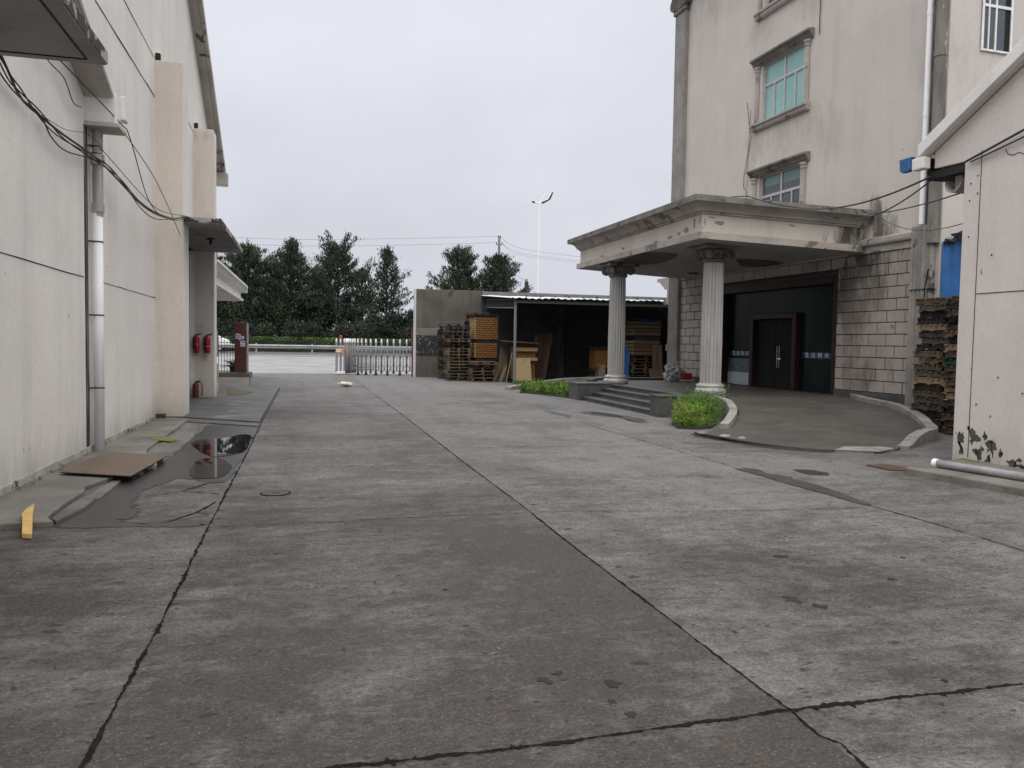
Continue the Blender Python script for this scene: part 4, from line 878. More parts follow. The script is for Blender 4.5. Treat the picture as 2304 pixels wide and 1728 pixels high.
# blue sheet between the warehouse and the office
mb = MB(); N = 26; x0, x1 = 13.33, 15.2; y = lambda x: 14.56 + .04 * (x - 13.3)
P = []
for k in range(N * 2 + 1):
    x = x0 + (x1 - x0) * k / (N * 2); P.append((x, y(x) - (.03 if (k // 3) % 2 else 0)))
top = [4.02 if p[0] < 13.48 else 4.05 + (p[0] - 13.48) * .28 for p in P]
mb.v = [(a, b, 0) for a, b in P] + [(a, b, t_) for (a, b), t_ in zip(P, top)]; n_ = len(P)
mb.f = [(k, k + 1, n_ + k + 1, n_ + k) for k in range(n_ - 1)]
o = mb.build('blue_sheet', M['bluesheet'], None, label='blue corrugated metal sheet in the gap beside the office corner', cat='metal sheet'); so_ = o.modifiers.new('thick', 'SOLIDIFY'); so_.thickness = .006
mb = MB(); mb.box(13.5, 15.2, 14.38, 14.52, 4.12, 4.18, j=.02); mb.tube([(13.34, 14.5, 4.03), (13.5, 14.47, 4.0), (13.62, 14.45, 4.16), (13.9, 14.45, 4.3), (14.6, 14.45, 4.5)], .05, 8); mb.build('torn_edge', M['black'], o)
# cables from the warehouse to the portico
def hang(a, b, sag, r, lb, n=24, grp='cables between warehouse and portico'):
    A, B = Vector(a), Vector(b); mb = MB()
    mb.tube([tuple(A.lerp(B, k / n) - Vector((0, 0, sag * 4 * (k / n) * (1 - k / n)))) for k in range(n + 1)], r, 6)
    return mb.build('overhead_cable', M['cable'], None, label=lb, cat='cable', group=grp)
# ------------------------------------------------------------------ concrete yard wall and open shed
M['oldconc'] = surf('old_yard_wall', (.135, .122, .102), (.085, .078, .066), .9, .35, .65, .95, .2, 60, .3, 40, spots=[((.055, .05, .045), 1.3, .62)], streak=((.05, .046, .042), .7))
M['oldconc2'] = surf('old_yard_wall_band', (.20, .19, .17), (.12, .115, .105), 1.6, .35, .65, .95, spots=[((.055, .05, .045), 2.4, .60)])
t = NT('torn_black_board')
f_ = t.ramp(t.noise((9, 9, 7), 6, .7, .8), .545, .575); f2 = t.ramp(t.noise((3, 3, 2.2), 5, .65, .5, loc=(5, 2, 1)), .42, .55)
M['board'] = t.done(t.mix(t.math('MULTIPLY', f_, f2), (.012, .012, .014), (.20, .20, .20)), .7)
M['redpost'] = surf('rusted_red_steel', (.12, .028, .022), (.075, .03, .022), 3, rough=.7)
M['whiteedge'] = plaster('wall_end_paint', (.62, .62, .61), (.45, .44, .43), .6)
M['tin'] = surf('white_tin_sheet', (.62, .63, .65), (.52, .53, .55), 1.2, rough=.45, spots=[((.10, .10, .10), 2.6, .685)])
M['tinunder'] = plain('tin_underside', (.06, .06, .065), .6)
M['girder'] = plain('grey_painted_steel', (.16, .165, .17), .5)
M['shedwall'] = surf('dark_shed_wall', (.075, .073, .075), (.05, .048, .05), 1, rough=.95)
YW = thing('yard_wall', 'stained grey concrete yard wall with a torn black board, left of the open shed', 'wall', (6.5, 38, 0), world=True)
mb = MB(); mb.box(5.03, 8.2, 37.95, 38.2, -.05, 4.18); mb.build('wall', M['oldconc'], YW, bevel=.015)
mb = MB(); mb.box(5.02, 8.19, 37.9, 37.948, 1.98, 2.32); mb.build('band', M['oldconc2'], YW, bevel=.01)
mb = MB(); mb.box(4.93, 5.028, 37.95, 38.21, -.05, 4.19); mb.build('painted_end', M['whiteedge'], YW, bevel=.01)
mb = MB(); mb.box(5.06, 6.9, 37.91, 37.947, 1.06, 1.975); mb.build('torn_board', M['board'], YW)
mb = MB(); mb.box(5.3, 5.9, 37.94, 37.949, 2.4, 4.1); mb.build('buttress', M['oldconc'], YW)
gp = thing('gate_post', 'rusty red steel gate post standing against the end of the yard wall', 'post', (5.0, 38.4, 0), world=True)
mb = MB(); mb.box(4.88, 5.05, 38.22, 38.4, 0, 2.33); mb.build('post', M['redpost'], gp, bevel=.008)
mb = MB(); mb.box(4.86, 5.07, 38.20, 38.42, 2.332, 2.36); mb.build('cap', M['redpost'], gp)
SH = thing('open_shed', 'open sided shed with a white tin roof over stored pallets and boards', 'shed', (12.5, 35, 0), world=True)
mb = MB(); mb.box(8.2, 19, 37.96, 38.15, -.05, 4.12); mb.build('back_wall', M['shedwall'], SH)
mb = MB(); mb.box(8.201, 19, 37.90, 38.2, 3.98, 4.16); mb.build('parapet', M['oldconc2'], SH, bevel=.01)
mb = MB(); mb.box(18.8, 19, 32.3, 37.95, -.05, 3.6); mb.box(12.0, 12.2, 37.3, 37.95, 0, 3.8); mb.build('inner_wall', M['shedwall'], SH)
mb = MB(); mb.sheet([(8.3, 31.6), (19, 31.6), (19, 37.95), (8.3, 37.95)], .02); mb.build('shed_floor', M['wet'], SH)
# corrugated roof sheet
mb = MB(); vs = []; N = 150
for k in range(N + 1):
    x = 8.15 + (19 - 8.15) * k / N; dz = .022 * math.sin(k * 1.6) + .012 * math.sin(k * .31)
    vs += [(x, 32.02 + .03 * math.sin(k * .7), 3.545 + dz + .010 * (x - 8)), (x, 37.9, 3.96 + dz)]
mb.add(vs, [(2 * k, 2 * k + 2, 2 * k + 3, 2 * k + 1) for k in range(N)])
rf = mb.build('roof', M['tin'], SH); so_ = rf.modifiers.new('thick', 'SOLIDIFY'); so_.thickness = .012; so_.offset = -1
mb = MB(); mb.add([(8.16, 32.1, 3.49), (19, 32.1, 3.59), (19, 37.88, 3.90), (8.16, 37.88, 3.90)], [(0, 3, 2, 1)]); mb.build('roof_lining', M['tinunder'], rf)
mb = MB()
for k in range(16): x = 8.8 + k * .62; mb.box(x, x + .04, 32.06, 32.1, 3.57 + .01 * (x - 8), 3.66 + .01 * (x - 8), j=.01)
mb.build('roof_bolts', M['iron'], rf)
mb = MB(); mb.box(8.38, 18.8, 32.28, 32.40, 3.36, 3.48); mb.build('front_beam', M['girder'], SH, bevel=.006)
mb = MB(); mb.tube([(8.43, 32.34, 0.02), (8.43, 32.34, 3.358)], .058, 14); mb.box(8.33, 8.53, 32.24, 32.44, .005, .03); mb.build('post', M['girder'], SH)
mb = MB(); mb.tube([(8.42, 37.9, 3.77), (8.42, 32.42, 3.50)], .028, 8); mb.tube([(8.42, 37.9, 3.38), (8.42, 32.42, 3.15)], .028, 8)
for k in range(14):
    a, b = k / 14, (k + .5) / 14; c = (k + 1) / 14
    P0_ = lambda s, z: (8.42, 37.9 - 5.45 * s, z + .25 * (1 - s))
    mb.tube([P0_(a, 3.13), P0_(b, 3.49), P0_(c, 3.13)], .012, 5)
mb.build('roof_truss', M['girder'], SH)

# ------------------------------------------------------------------ pallets, timber and boards
M['palA'] = wood('weathered_pallet_wood', (.115, .09, .07), (.065, .052, .042))
M['palB'] = wood('brown_pallet_wood', (.155, .11, .072), (.10, .07, .045))
M['palC'] = wood('pale_pallet_wood', (.27, .20, .125), (.18, .13, .085), dk=.64)
M['palD'] = wood('dark_pallet_wood', (.032, .028, .026), (.020, .018, .017))
M['palG'] = wood('green_painted_wood', (.03, .09, .05), (.02, .06, .035))
M['newwood'] = wood('fresh_sawn_wood', (.50, .36, .17), (.40, .27, .12), dk=.72)
M['orangewood'] = wood('orange_sawn_wood', (.34, .16, .055), (.22, .10, .035), dk=.66)
M['ply'] = wood('plywood', (.42, .32, .18), (.30, .22, .12), dk=.68)
M['brownboard'] = wood('brown_board', (.11, .07, .045), (.07, .046, .032))
def pallet_mesh(L_, D_, H_, seed, style):
    r = random.Random(seed); mb = MB(); j = .004
    t_ = .02
    n = 6 if style != 2 else 5
    for k in range(n):
        y = -D_ / 2 + D_ * k / (n - 1) * (1 - .1 / D_) if n > 1 else 0
        mb.box(-L_ / 2 + r.uniform(-.02, .02), L_ / 2 + r.uniform(-.02, .02), y, y + .095, H_ - t_, H_, j=j)
    for x in (-L_ / 2 + .06, 0, L_ / 2 - .06):
        if style == 0: mb.box(x - .022, x + .022, -D_ / 2, D_ / 2, t_ + .001, H_ - t_ - .001, j=j)
        elif style == 3: mb.box(x - .022, x + .022, -D_ / 2, D_ / 2, .055, H_ - t_ - .001, j=j); mb.box(x - .022, x + .022, -D_ / 2, -D_ / 2 + .2, t_ + .001, .054); mb.box(x - .022, x + .022, -.12, .12, t_ + .001, .054); mb.box(x - .022, x + .022, D_ / 2 - .2, D_ / 2, t_ + .001, .054)
        else:
            for y in (-D_ / 2 + .06, 0, D_ / 2 - .06): mb.box(x - .05, x + .05, y - .05, y + .05, t_ + .001, H_ - t_ - .002, j=j)
    for y in (-D_ / 2, -.05, D_ / 2 - .1): mb.box(-L_ / 2, L_ / 2, y, y + .1, 0, t_, j=j)
    return mb
PAL = {}
def pallet(style, mat):
    k = (style, mat)
    if k not in PAL:
        me = pallet_mesh(1.0, .9, .135, style * 7 + len(mat), style).build('pallet', M[mat], None)
        PAL[k] = me.data; bpy.data.objects.remove(me)
    o = bpy.data.objects.new('pallet', PAL[k]); COL.objects.link(o); return o
def stack(cx, cy, z, rz, mats, where, group, jit=.05, sx=1., sy=1., h=.137, seed=0, rot=.06, styles=(0, 1, 1, 2)):
    r = random.Random(seed); n = len(mats); L_ = {'palA': 'grey weathered', 'palB': 'brown', 'palC': 'pale yellowish', 'palD': 'blackened', 'palG': 'green painted'}
    for i, m in enumerate(mats):
        o = pallet(r.choice(styles), m)
        o.location = (cx + r.uniform(-jit, jit), cy + r.uniform(-jit, jit), z + i * h * 1.005)
        o.rotation_euler = (0, 0, rz + r.uniform(-rot, rot) + r.choice([0, 0, math.pi / 2 if abs(sx - sy) < .01 else 0])); o.scale = (sx, sy, h / .135)
        if i == n - 1 and n > 1: q = 'topmost'
        elif i == 0: q = 'lowest'
        else: q = ORD[n - 1 - i] + ' from the top'
        tag(o, f'{L_[m]} wooden pallet, {q} {where}', 'pallet', group)
    return z + n * h * 1.005
random.seed(11)
A_, B_, C1, D1, G1 = 'palA', 'palB', 'palC', 'palD', 'palG'
stack(6.42, 34.75, .02, 0, [B_, A_, B_, A_, C1, B_, B_, A_, C1, B_, D1, D1, B_, D1, D1, A_, D1], 'in front stack nearest the gate', 'pallets in the front stack by the gate', sx=1.0, sy=1.05, h=.139, seed=1)
stack(6.42, 36.5, .02, 0, [A_, A_, B_, D1, A_, D1, A_, D1, D1, A_, D1, D1, D1, A_, D1, D1, D1, A_], 'in stack against the yard wall', 'pallets in the stack against the yard wall', sx=1.0, sy=1.05, h=.139, seed=2)
stack(7.68, 36.6, .02, 0, [D1, A_] * 11, 'in tall stack behind the timber tower', 'pallets in the tall stack behind the timber tower', sx=1.0, sy=1.0, h=.138, seed=22)
stack(7.36, 33.92, .02, 0, [B_, B_, A_, B_, D1, B_], 'in low stack before the timber tower', 'pallets in the low stack by the timber tower', sx=1.15, sy=.95, h=.142, seed=3)
stack(12.86, 13.76, .0, 0.02, [A_, A_, D1, A_, A_, B_, D1, C1, A_, A_, C1, B_, D1, A_, A_, C1, D1, D1, A_, B_], 'in rear stack at office corner', 'pallets in the rear stack by the office corner', .07, .92, .90, .136, 4, .10, (0, 0, 0, 3))
stack(12.72, 12.78, .0, 0.05, [A_, A_, A_, D1, A_, C1, C1, B_, A_, A_, G1, A_, C1, D1, B_, A_, D1, B_, D1, A_], 'in stack half hidden by the warehouse wall', 'pallets in the front stack behind the warehouse wall', .06, 1.0, .88, .136, 5, .08, (0, 0, 0, 3))
stack(7.66, 35.0, 2.79, 0, [D1], 'lying on top of the tall timber tower', None, 0, 1.25, 1.1, .14, 6)
for o in [o for o in COL.objects if o.get('label', '').endswith('lowest lying on top of the tall timber tower')]: o['label'] = 'blackened pallet lying on top of the tall timber tower'
stack(7.66, 35.0, .02, 0, [D1], 'under the tall timber tower', None, 0, 1.25, 1.1, .14, 7)
stack(14.75, 33.7, .02, 0, [D1, B_, A_, B_, B_, A_, B_, D1], 'under the orange boxes in the shed', 'pallets at the right end of the shed', .04, 1.35, 1.1, .15, 8)
def timber(name, x0, x1, y0, y1, z0, rows, hh, cols_f, cols_s, mat, endmat, label, group=None, seed=0):
    """a strapped bundle of short sawn pieces: front face shows their sides, left face their pale ends"""
    r = random.Random(seed); mb = MB(); eb = MB()
    for k in range(rows):
        z = z0 + k * hh; off = (k % 2) * .5
        w_ = (x1 - x0) / cols_f
        for i in range(cols_f + 1):
            a = max(x0 + .05, x0 + (i - off) * w_); b = min(x1, x0 + (i + 1 - off) * w_)
            if b - a > .04: d = r.uniform(0, .03); mb.box(a + .008, b - .008, y0 + d, y1 - .6, z + .006, z + hh - .02)
        w_ = (y1 - y0) / cols_s
        for i in range(cols_s + 1):
            a = max(y0, y0 + (i - off) * w_); b = min(y1, y0 + (i + 1 - off) * w_)
            if b - a > .04: d = r.uniform(0, .015); eb.box(x0 + d, x0 + .049, a + .006, b - .006, z + .006, z + hh - .013)
    mb.box(x0 + .06, x1 - .03, y0 + .10, y1, z0, z0 + rows * hh - .03)
    o = mb.build(name, mat, None); tag(o, label, 'timber bundle', group)
    eb.build('sawn_ends', endmat, o)
    return o
gq = 'timber bundles in the tall tower'
timber('timber_bundle', 7.14, 8.19, 34.42, 35.6, 1.83, 10, .0955, 5, 3, M['orangewood'], M['newwood'], 'tall orange timber bundle, topmost of the timber tower', gq, 1)
timber('timber_bundle', 7.14, 8.17, 34.42, 35.6, 1.02, 7, .094, 5, 3, M['orangewood'], M['newwood'], 'orange timber bundle in the middle of the timber tower', gq, 2)
timber('timber_bundle', 7.16, 8.30, 34.42, 35.6, .17, 7, .094, 6, 3, M['orangewood'], M['palC'], 'dull timber bundle at the bottom of the timber tower', gq, 3)
mb = MB(); mb.box(7.2, 8.1, 34.5, 35.5, 1.685, 1.825)
mb.build('spacer_boards', M['palD'], None, label='dark spacer boards between the upper bundles of the timber tower', cat='boards')
mb = MB(); mb.box(7.2, 8.1, 34.5, 35.5, .835, 1.01); mb.build('spacer_boards', M['palD'], None, label='dark spacer boards between the lower bundles of the timber tower', cat='boards')
cr_ = timber('timber_bundle', 8.72, 9.66, 33.5, 34.5, .12, 16, .088, 4, 3, M['orangewood'], M['palC'], 'squat timber bundle behind the plywood sheet beside the shed post', None, 4)
mb = MB(); mb.box(8.64, 9.72, 33.35, 33.48, 1.34, 1.50); mb.box(8.64, 9.70, 33.3, 33.49, .93, 1.06); mb.build('face_plank', M['newwood'], cr_, bevel=.004)
mb = MB(); mb.add([(8.25, 33.1, 1.72), (9.78, 33.1, 1.66), (9.78, 34.5, 1.72), (8.25, 34.5, 1.78), (8.25, 33.1, 1.75), (9.78, 33.1, 1.69), (9.78, 34.5, 1.75), (8.25, 34.5, 1.81)], [(0, 3, 2, 1), (4, 5, 6, 7), (0, 1, 5, 4), (1, 2, 6, 5), (2, 3, 7, 6), (3, 0, 4, 7)])
mb.box(8.7, 9.7, 33.4, 34.5, 1.53, 1.65); mb.build('lid_boards', M['brownboard'], None, label='grey brown cover boards on top of the squat timber bundle', cat='boards')
mb = MB(); mb.add([(8.62, 33.0, .05), (9.38, 33.0, .05), (9.36, 33.26, 1.04), (8.63, 33.26, 1.04), (8.62, 33.03, .05), (9.38, 33.03, .05), (9.36, 33.29, 1.04), (8.63, 33.29, 1.04)], [(0, 1, 2, 3), (7, 6, 5, 4), (0, 4, 5, 1), (1, 5, 6, 2), (2, 6, 7, 3), (3, 7, 4, 0)])
mb.build('plywood_sheet', M['ply'], None, label='pale stained plywood sheet leaning on the squat timber bundle', cat='plywood')
def lean(x0, x1, y0, z1, dy, th, mat, label, dx=0, cat='board', z0=.02):
    mb = MB(); mb.add([(x0, y0, z0), (x1, y0, z0), (x1 + dx, y0 + dy, z1), (x0 + dx, y0 + dy, z1), (x0, y0 + th, z0), (x1, y0 + th, z0), (x1 + dx, y0 + dy + th, z1), (x0 + dx, y0 + dy + th, z1)], [(0, 1, 2, 3), (7, 6, 5, 4), (0, 4, 5, 1), (1, 5, 6, 2), (2, 6, 7, 3), (3, 7, 4, 0)])
    return mb.build('leaning_board', mat, None, label=label, cat=cat, bevel=.003)
lean(8.05, 8.45, 33.9, 1.55, .5, .03, M['palA'], 'tall grey board leaning behind the shed post', .25)
lean(7.95, 8.07, 33.1, .75, .25, .04, M['palB'], 'short brown board leaning left of the shed post', .32)
lean(7.75, 7.85, 33.4, .8, .25, .04, M['brownboard'], 'short dark board leaning against the timber tower', .38)
lean(8.13, 8.16, 32.6, 1.3, .3, .02, M['palC'], 'thin pale batten leaning against the shed post', .32)
for k, (x, dx) in enumerate([(9.75, .35), (9.95, .4), (10.15, .42), (10.33, .45)]):
    lean(x, x + .19, 34.7 + .03 * k, 2.12 + .02 * k, .4, .02, M['brownboard'], f'tall brown board leaning inside the shed, {ORD[k]} from the left of four', dx)
# right end of the shed
bx = thing('box_stack', 'stack of orange brown wooden boxes under a blue sheet at the shed right end', 'boxes', (14.75, 33.7, 1.24), world=True)
for k, (z0, n) in enumerate([(1.26, 4), (2.12, 4)]):
    for i in range(n):
        mb = MB(); z = z0 + i * .165; mb.box(14.13 + .01 * i, 15.42, 33.2, 34.25, z, z + .14, j=.008); b_ = mb.build('box', M['brownboard'], bx, bevel=.004); mb = MB(); mb.box(14.10 + .01 * i, 14.128 + .01 * i, 33.21, 34.24, z + .01, z + .13, j=.004); mb.build('box_end', M['palC'], b_)
mb = MB(); mb.box(14.2, 15.4, 33.25, 34.2, 1.93, 2.11, j=.01); mb.build('spacer', M['palD'], bx)
M['tarp'] = surf('blue_tarpaulin', (.015, .07, .22), (.03, .13, .34), 3, rough=.5)
mb = MB(); N = 14; vs = []
for i in range(N + 1):
    for j in range(6):
        vs.append((14.2 + 1.25 * i / N, 33.1 + 1.1 * j / 5, 2.86 + .035 * math.sin(i * 1.3) + .02 * math.sin(j * 2 + i) - (.10 if j == 0 else 0)))
mb.add(vs, [(i * 6 + j, (i + 1) * 6 + j, (i + 1) * 6 + j + 1, i * 6 + j + 1) for i in range(N) for j in range(5)]); tb = mb.build('blue_sheet_cover', M['tarp'], None, label='crumpled blue plastic sheet on top of the orange boxes', cat='tarpaulin')
mb = MB(); vs = []
for i in range(9):
    for j in range(12):
        a = i / 8; b = j / 11
        vs.append((13.2 + .62 * a + .06 * math.sin(b * 7 + a * 3) + .25 * (1 - b) * (a - .5), 32.9 + .10 * math.sin(a * 9) + .25 * b, .05 + 1.75 * b * (1 - .25 * abs(a - .75))))
mb.add(vs, [(i * 12 + j, (i + 1) * 12 + j, (i + 1) * 12 + j + 1, i * 12 + j + 1) for i in range(8) for j in range(11)]); o = mb.build('hanging_tarpaulin', M['tarp'], None, smooth=True, label='blue tarpaulin draped behind the far portico column', cat='tarpaulin'); o.modifiers.new('thick', 'SOLIDIFY').thickness = .004
timber('timber_bundle', 12.72, 13.75, 34.2, 35.1, .62, 8, .115, 6, 3, M['orangewood'], M['orangewood'], 'small bright orange timber bundle left of the far portico column', None, 9)
stack(13.2, 34.65, .02, 0, [D1, B_, D1, B_], 'under the small orange timber bundle', 'pallets under the small orange timber bundle', .02, 1.0, .95, .148, 12)
mb = MB(); mb.box(12.45, 13.8, 34.0, 35.2, 1.545, 1.57); mb.build('lid_boards', M['palA'], None, label='thin grey board on the small orange timber bundle', cat='board')
M['carton'] = plain('brown_cardboard', (.22, .15, .115), .85)
lean(12.72, 13.08, 33.8, .78, .25, .05, M['carton'], 'flattened brown cardboard leaning before the orange timber bundle', .05, 'cardboard')
lean(12.45, 12.55, 33.7, .7, .3, .03, M['palA'], 'grey batten leaning left of the cardboard', .3)
lean(12.62, 12.70, 33.75, .6, .3, .03, M['brownboard'], 'brown batten leaning between the cardboard and the grey batten', .12)
lean(14.75, 15.45, 32.6, .62, .2, .03, M['brownboard'], 'low brown panel leaning at the foot of the box stack', -.05, 'panel')
lean(15.0, 15.22, 33.0, 1.75, .15, .03, M['brownboard'], 'upright dark brown plank before the box stack', 0)
lean(15.27, 15.5, 33.02, 1.7, .13, .03, M['brownboard'], 'second upright plank, right of the dark brown one', -.02)
sp_ = thing('shovel', 'grey long handled shovel standing head up in the shed', 'shovel', (15.6, 32.6, 0), world=True)
mb = MB(); mb.tube([(15.72, 32.6, .05), (15.56, 32.72, 1.45)], .025, 8); mb.build('handle', M['palA'], sp_)
mb = MB(); mb.prism([(15.44, 1.46), (15.66, 1.44), (15.67, 1.72), (15.58, 1.78), (15.46, 1.74)], 32.71, 32.74, 'y'); mb.build('blade', M['oldpipe'], sp_, bevel=.01)
# ------------------------------------------------------------------ beyond the gate
M['needle'] = leaf('pine_needles', (.046, .064, .035), (.018, .028, .018))
M['needle2'] = leaf('pine_needles_olive', (.050, .066, .036), (.018, .028, .018))
M['bark'] = surf('pine_bark', (.05, .038, .03), (.03, .024, .02), 6, rough=.95)
M['shrub'] = leaf('dark_shrub_leaves', (.020, .036, .020), (.007, .013, .009))
M['shrub2'] = leaf('olive_shrub_leaves', (.032, .048, .022), (.011, .018, .010))
M['shrub3'] = leaf('oleander_leaves', (.055, .060, .050), (.018, .024, .018))
M['fresh'] = leaf('fresh_shrub_leaves', (.032, .085, .020), (.012, .030, .010))
M['hedge'] = leaf('hedge_leaves', (.075, .125, .022), (.022, .045, .010))
def pine(x, y, H, R, seed, mat, bare=.0, base=.28, top=.10, label='', dens=1.0, shape=1.0):
    rg = np.random.default_rng(seed); z0 = gz(y)
    T = thing('pine_tree', label, 'tree', (x, y, z0), world=True, group='pine trees along the road')
    mb = MB(); lean_ = rg.uniform(-.15, .15)
    tr = [(x + lean_ * (k / 8) ** 2, y, z0 + H * k / 8) for k in range(9)]
    mb.tube(tr, [.16 * (1 - k / 8.4) + .012 for k in range(9)], 7)
    C = []; Dd = []; zz_ = base * H
    while zz_ < H * .985:
        f = (zz_ / H - base) / (1 - base)
        R_v = R * (1 + .18 * math.sin(zz_ * 1.7 + seed)); r = R_v * (top + (1 - top) * (1 - f) ** (shape * .85)) * .92 * (1 if f > .12 else .75 + 2 * f)
        for a in rg.uniform(0, 2 * math.pi) + np.arange(7) * 2 * math.pi / 7 + rg.uniform(-.35, .35, 7):
            if rg.random() < bare: continue
            ln = r * rg.uniform(.5, 1.2); up = .25 + .55 * f + rg.uniform(-.12, .2)
            d = np.array([math.cos(a), math.sin(a), up]); d /= np.linalg.norm(d)
            o = np.array([x + lean_ * (zz_ / H) ** 2, y, z0 + zz_]); bend = rg.uniform(.0, .22)
            pts = [o + d * ln * s + np.array([0, 0, bend * ln * s * s]) for s in (0, .35, .7, 1)]
            mb.tube([tuple(p) for p in pts], [.035 * (1 - .7 * s) * (1.2 - f) + .006 for s in (0, .35, .7, 1)], 4, caps=False)
            for s in np.arange(.42, 1.04, .36 / max(ln, .6)):
                p = o + d * ln * s + np.array([0, 0, bend * ln * s * s]); n_ = int(20 * dens)
                side = rg.normal(size=(n_, 3)) * np.array([.17, .17, .13]) * (.7 + .6 * rg.random()); C.append(p + side)
                Dd.append(d * .6 + np.array([0, 0, .9]) + rg.normal(size=(n_, 3)) * .5)
        zz_ += rg.uniform(.26, .42)
    C = np.concatenate(C); Dd = np.concatenate(Dd)
    # leader tuft
    n_ = 60; C = np.concatenate([C, np.array([x + lean_, y, z0 + H]) + rg.normal(size=(n_, 3)) * [.08, .08, .25]]); Dd = np.concatenate([Dd, rg.normal(size=(n_, 3)) * .35 + [0, 0, 1]])
    mb.build('trunk', M['bark'], T)
    V, Fq = leaves(C, Dd, rg.uniform(.26, .46, len(C)), rg.uniform(.06, .11, len(C)))
    fast_mesh('crown', V, Fq, mat, T)
pine(-5.6, 83, 10.1, 4.3, 1, M['needle'], .05, .30, .16, 'broad dense pine just right of the guardhouse canopy', 1.3, .8)
pine(-1.4, 82, 10.55, 4.6, 2, M['needle'], .08, .30, .06, 'pine with a slim pointed top before the white roof frame', 1.2, 1.0)
pine(3.1, 83, 10.3, 4.3, 3, M['needle'], .12, .30, .30, 'round topped open pine with bare branches on its right side', 1.05, .62)
pine(7.8, 82, 10.3, 3.9, 4, M['needle2'], .26, .30, .03, 'thin spire shaped pine standing alone left of the yard wall', .8, 1.0)
pine(15.4, 82, 10.4, 4.3, 5, M['needle'], .08, .25, .14, 'dense pine above the yard wall, left of the utility pole', 1.15, .75)
pine(19.5, 82, 9.95, 4.8, 6, M['needle2'], .06, .25, .10, 'broad pine before the utility pole above the shed roof', 1.1, .8)
pine(-9.4, 84, 10.6, 3.2, 7, M['needle'], .05, .30, .12, 'pine mostly hidden behind the guardhouse canopy', 1.1, .8)
pine(5.7, 87, 8.2, 2.4, 8, M['needle'], .25, .32, .2, 'smaller sparse pine between the round topped pine and the spire', .8, .7)
pine(1.0, 88, 8.6, 2.6, 9, M['needle'], .1, .3, .15, 'shorter pine behind, filling the gap before the round topped one', 1.1, .8)
pine(-3.5, 88, 8.4, 2.6, 10, M['needle'], .1, .3, .15, 'shorter pine behind, between the two tall left pines', 1.1, .8)
def shrub(name, x, y, rx, ry, H, seed, mat, n, label, group, L_=(.18, .34), W_=(.09, .16), cat='shrub'):
    rg = np.random.default_rng(seed); z0 = gz(y)
    T = thing(name, label, cat, (x, y, z0), world=True, group=group)
    nb = 40; cz = rg.uniform(.12, 1, nb) ** .8; ca = rg.uniform(0, 6.28, nb); cr_ = np.sqrt(1 - ((cz - .4) / .65) ** 2 * (cz > .4)) * rg.uniform(.35, 1, nb)
    cc = np.stack([x + rx * cr_ * np.cos(ca) * .8, y + ry * cr_ * np.sin(ca) * .8, z0 + H * cz * .92], 1)
    k = rg.integers(0, nb, n); C = cc[k] + rg.normal(size=(n, 3)) * np.array([rx, ry, H * .5]) * .17
    C[:, 2] = np.clip(C[:, 2], z0 + .03, z0 + H * 1.05)
    V, Fq = leaves(C, rg.normal(size=(n, 3)) * .7 + [0, 0, .7], rg.uniform(*L_, n), rg.uniform(*W_, n)); fast_mesh('foliage', V, Fq, mat, T)
    mb = MB()
    for i in range(7):
        q = cc[i]; mb.tube([(x + (q[0] - x) * .15, y + (q[1] - y) * .15, z0), tuple((np.array([x, y, z0]) + q) / 2 + [0, 0, .1]), tuple(q)], [.04, .03, .01], 5, caps=False)
    mb.build('stems', M['bark'], T)
gs = 'shrubs under the pines'
pos_words = ['behind the guardhouse canopy', 'left of the red brown pillar', 'just behind the red brown pillar', 'right of the red brown pillar', 'below the pointed pine', 'right of the pointed pine', 'left of the gate drive head', 'behind the gate drive head', 'below the round topped pine', 'right of the round topped pine', 'left of the spire shaped pine', 'below the spire shaped pine', 'nearest the yard wall end']
for i in range(13):
    x = -13 + i * 2.15; r = random.Random(i)
    shrub('tall_shrub', x + r.uniform(-.3, .3), 80 + r.uniform(-.5, .8), 1.7, 1.4, r.uniform(4.4, 5.6) if x < 6 else r.uniform(3.3, 4.2), 100 + i, M[r.choice(['shrub', 'shrub', 'shrub2'])], 5200, f'tall dark shrub in the back row, {pos_words[i]}', gs)
    shrub('low_shrub', x + 1 + r.uniform(-.4, .4), 77.2 + r.uniform(-.4, .4), 1.35, 1.0, r.uniform(2.0, 2.9), 200 + i, M[r.choice(['shrub', 'shrub3', 'shrub2', 'shrub3'])], 3600, f'low dark shrub in the front row, {pos_words[i]}', gs, (.16, .30), (.05, .09))
shrub('green_shrub', 11.2, 79, 1.6, 1.3, 4.6, 300, M['fresh'], 3200, 'fresh green shrub peeping out at the yard wall end', None)
for i, x in enumerate((14, 17.5, 21, 24.5)):
    shrub('tall_shrub', x, 80, 2.2, 1.4, 4.6, 310 + i, M['shrub'], 1500, f'tall dark shrub behind the open shed, {ORD[i]} from the left', 'shrubs hidden behind the shed')
rg = np.random.default_rng(5); n = 26000
C = np.stack([rg.uniform(-22, 32, n), rg.normal(73.4, .45, n).clip(72.6, 74.2), rg.uniform(.64, 1.9, n)], 1)
C[:, 2] = np.minimum(C[:, 2] + .2 * (rg.random(n) < .6), 1.90 + .03 * np.sin(C[:, 0] * 3)); HT = thing('trimmed_hedge', 'long low trimmed bright green hedge behind the guardrail', 'hedge', (5, 73.4, .62), world=True)
V, Fq = leaves(C, rg.normal(size=(n, 3)) + [0, 0, .6], rg.uniform(.12, .22, n), rg.uniform(.06, .1, n)); fast_mesh('foliage', V, Fq, M['hedge'], HT)
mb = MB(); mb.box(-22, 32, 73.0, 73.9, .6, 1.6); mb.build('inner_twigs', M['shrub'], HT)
M['galv'] = surf('galvanised_steel', (.33, .33, .33), (.25, .25, .255), 2, rough=.5, metal=.2, bump=0)
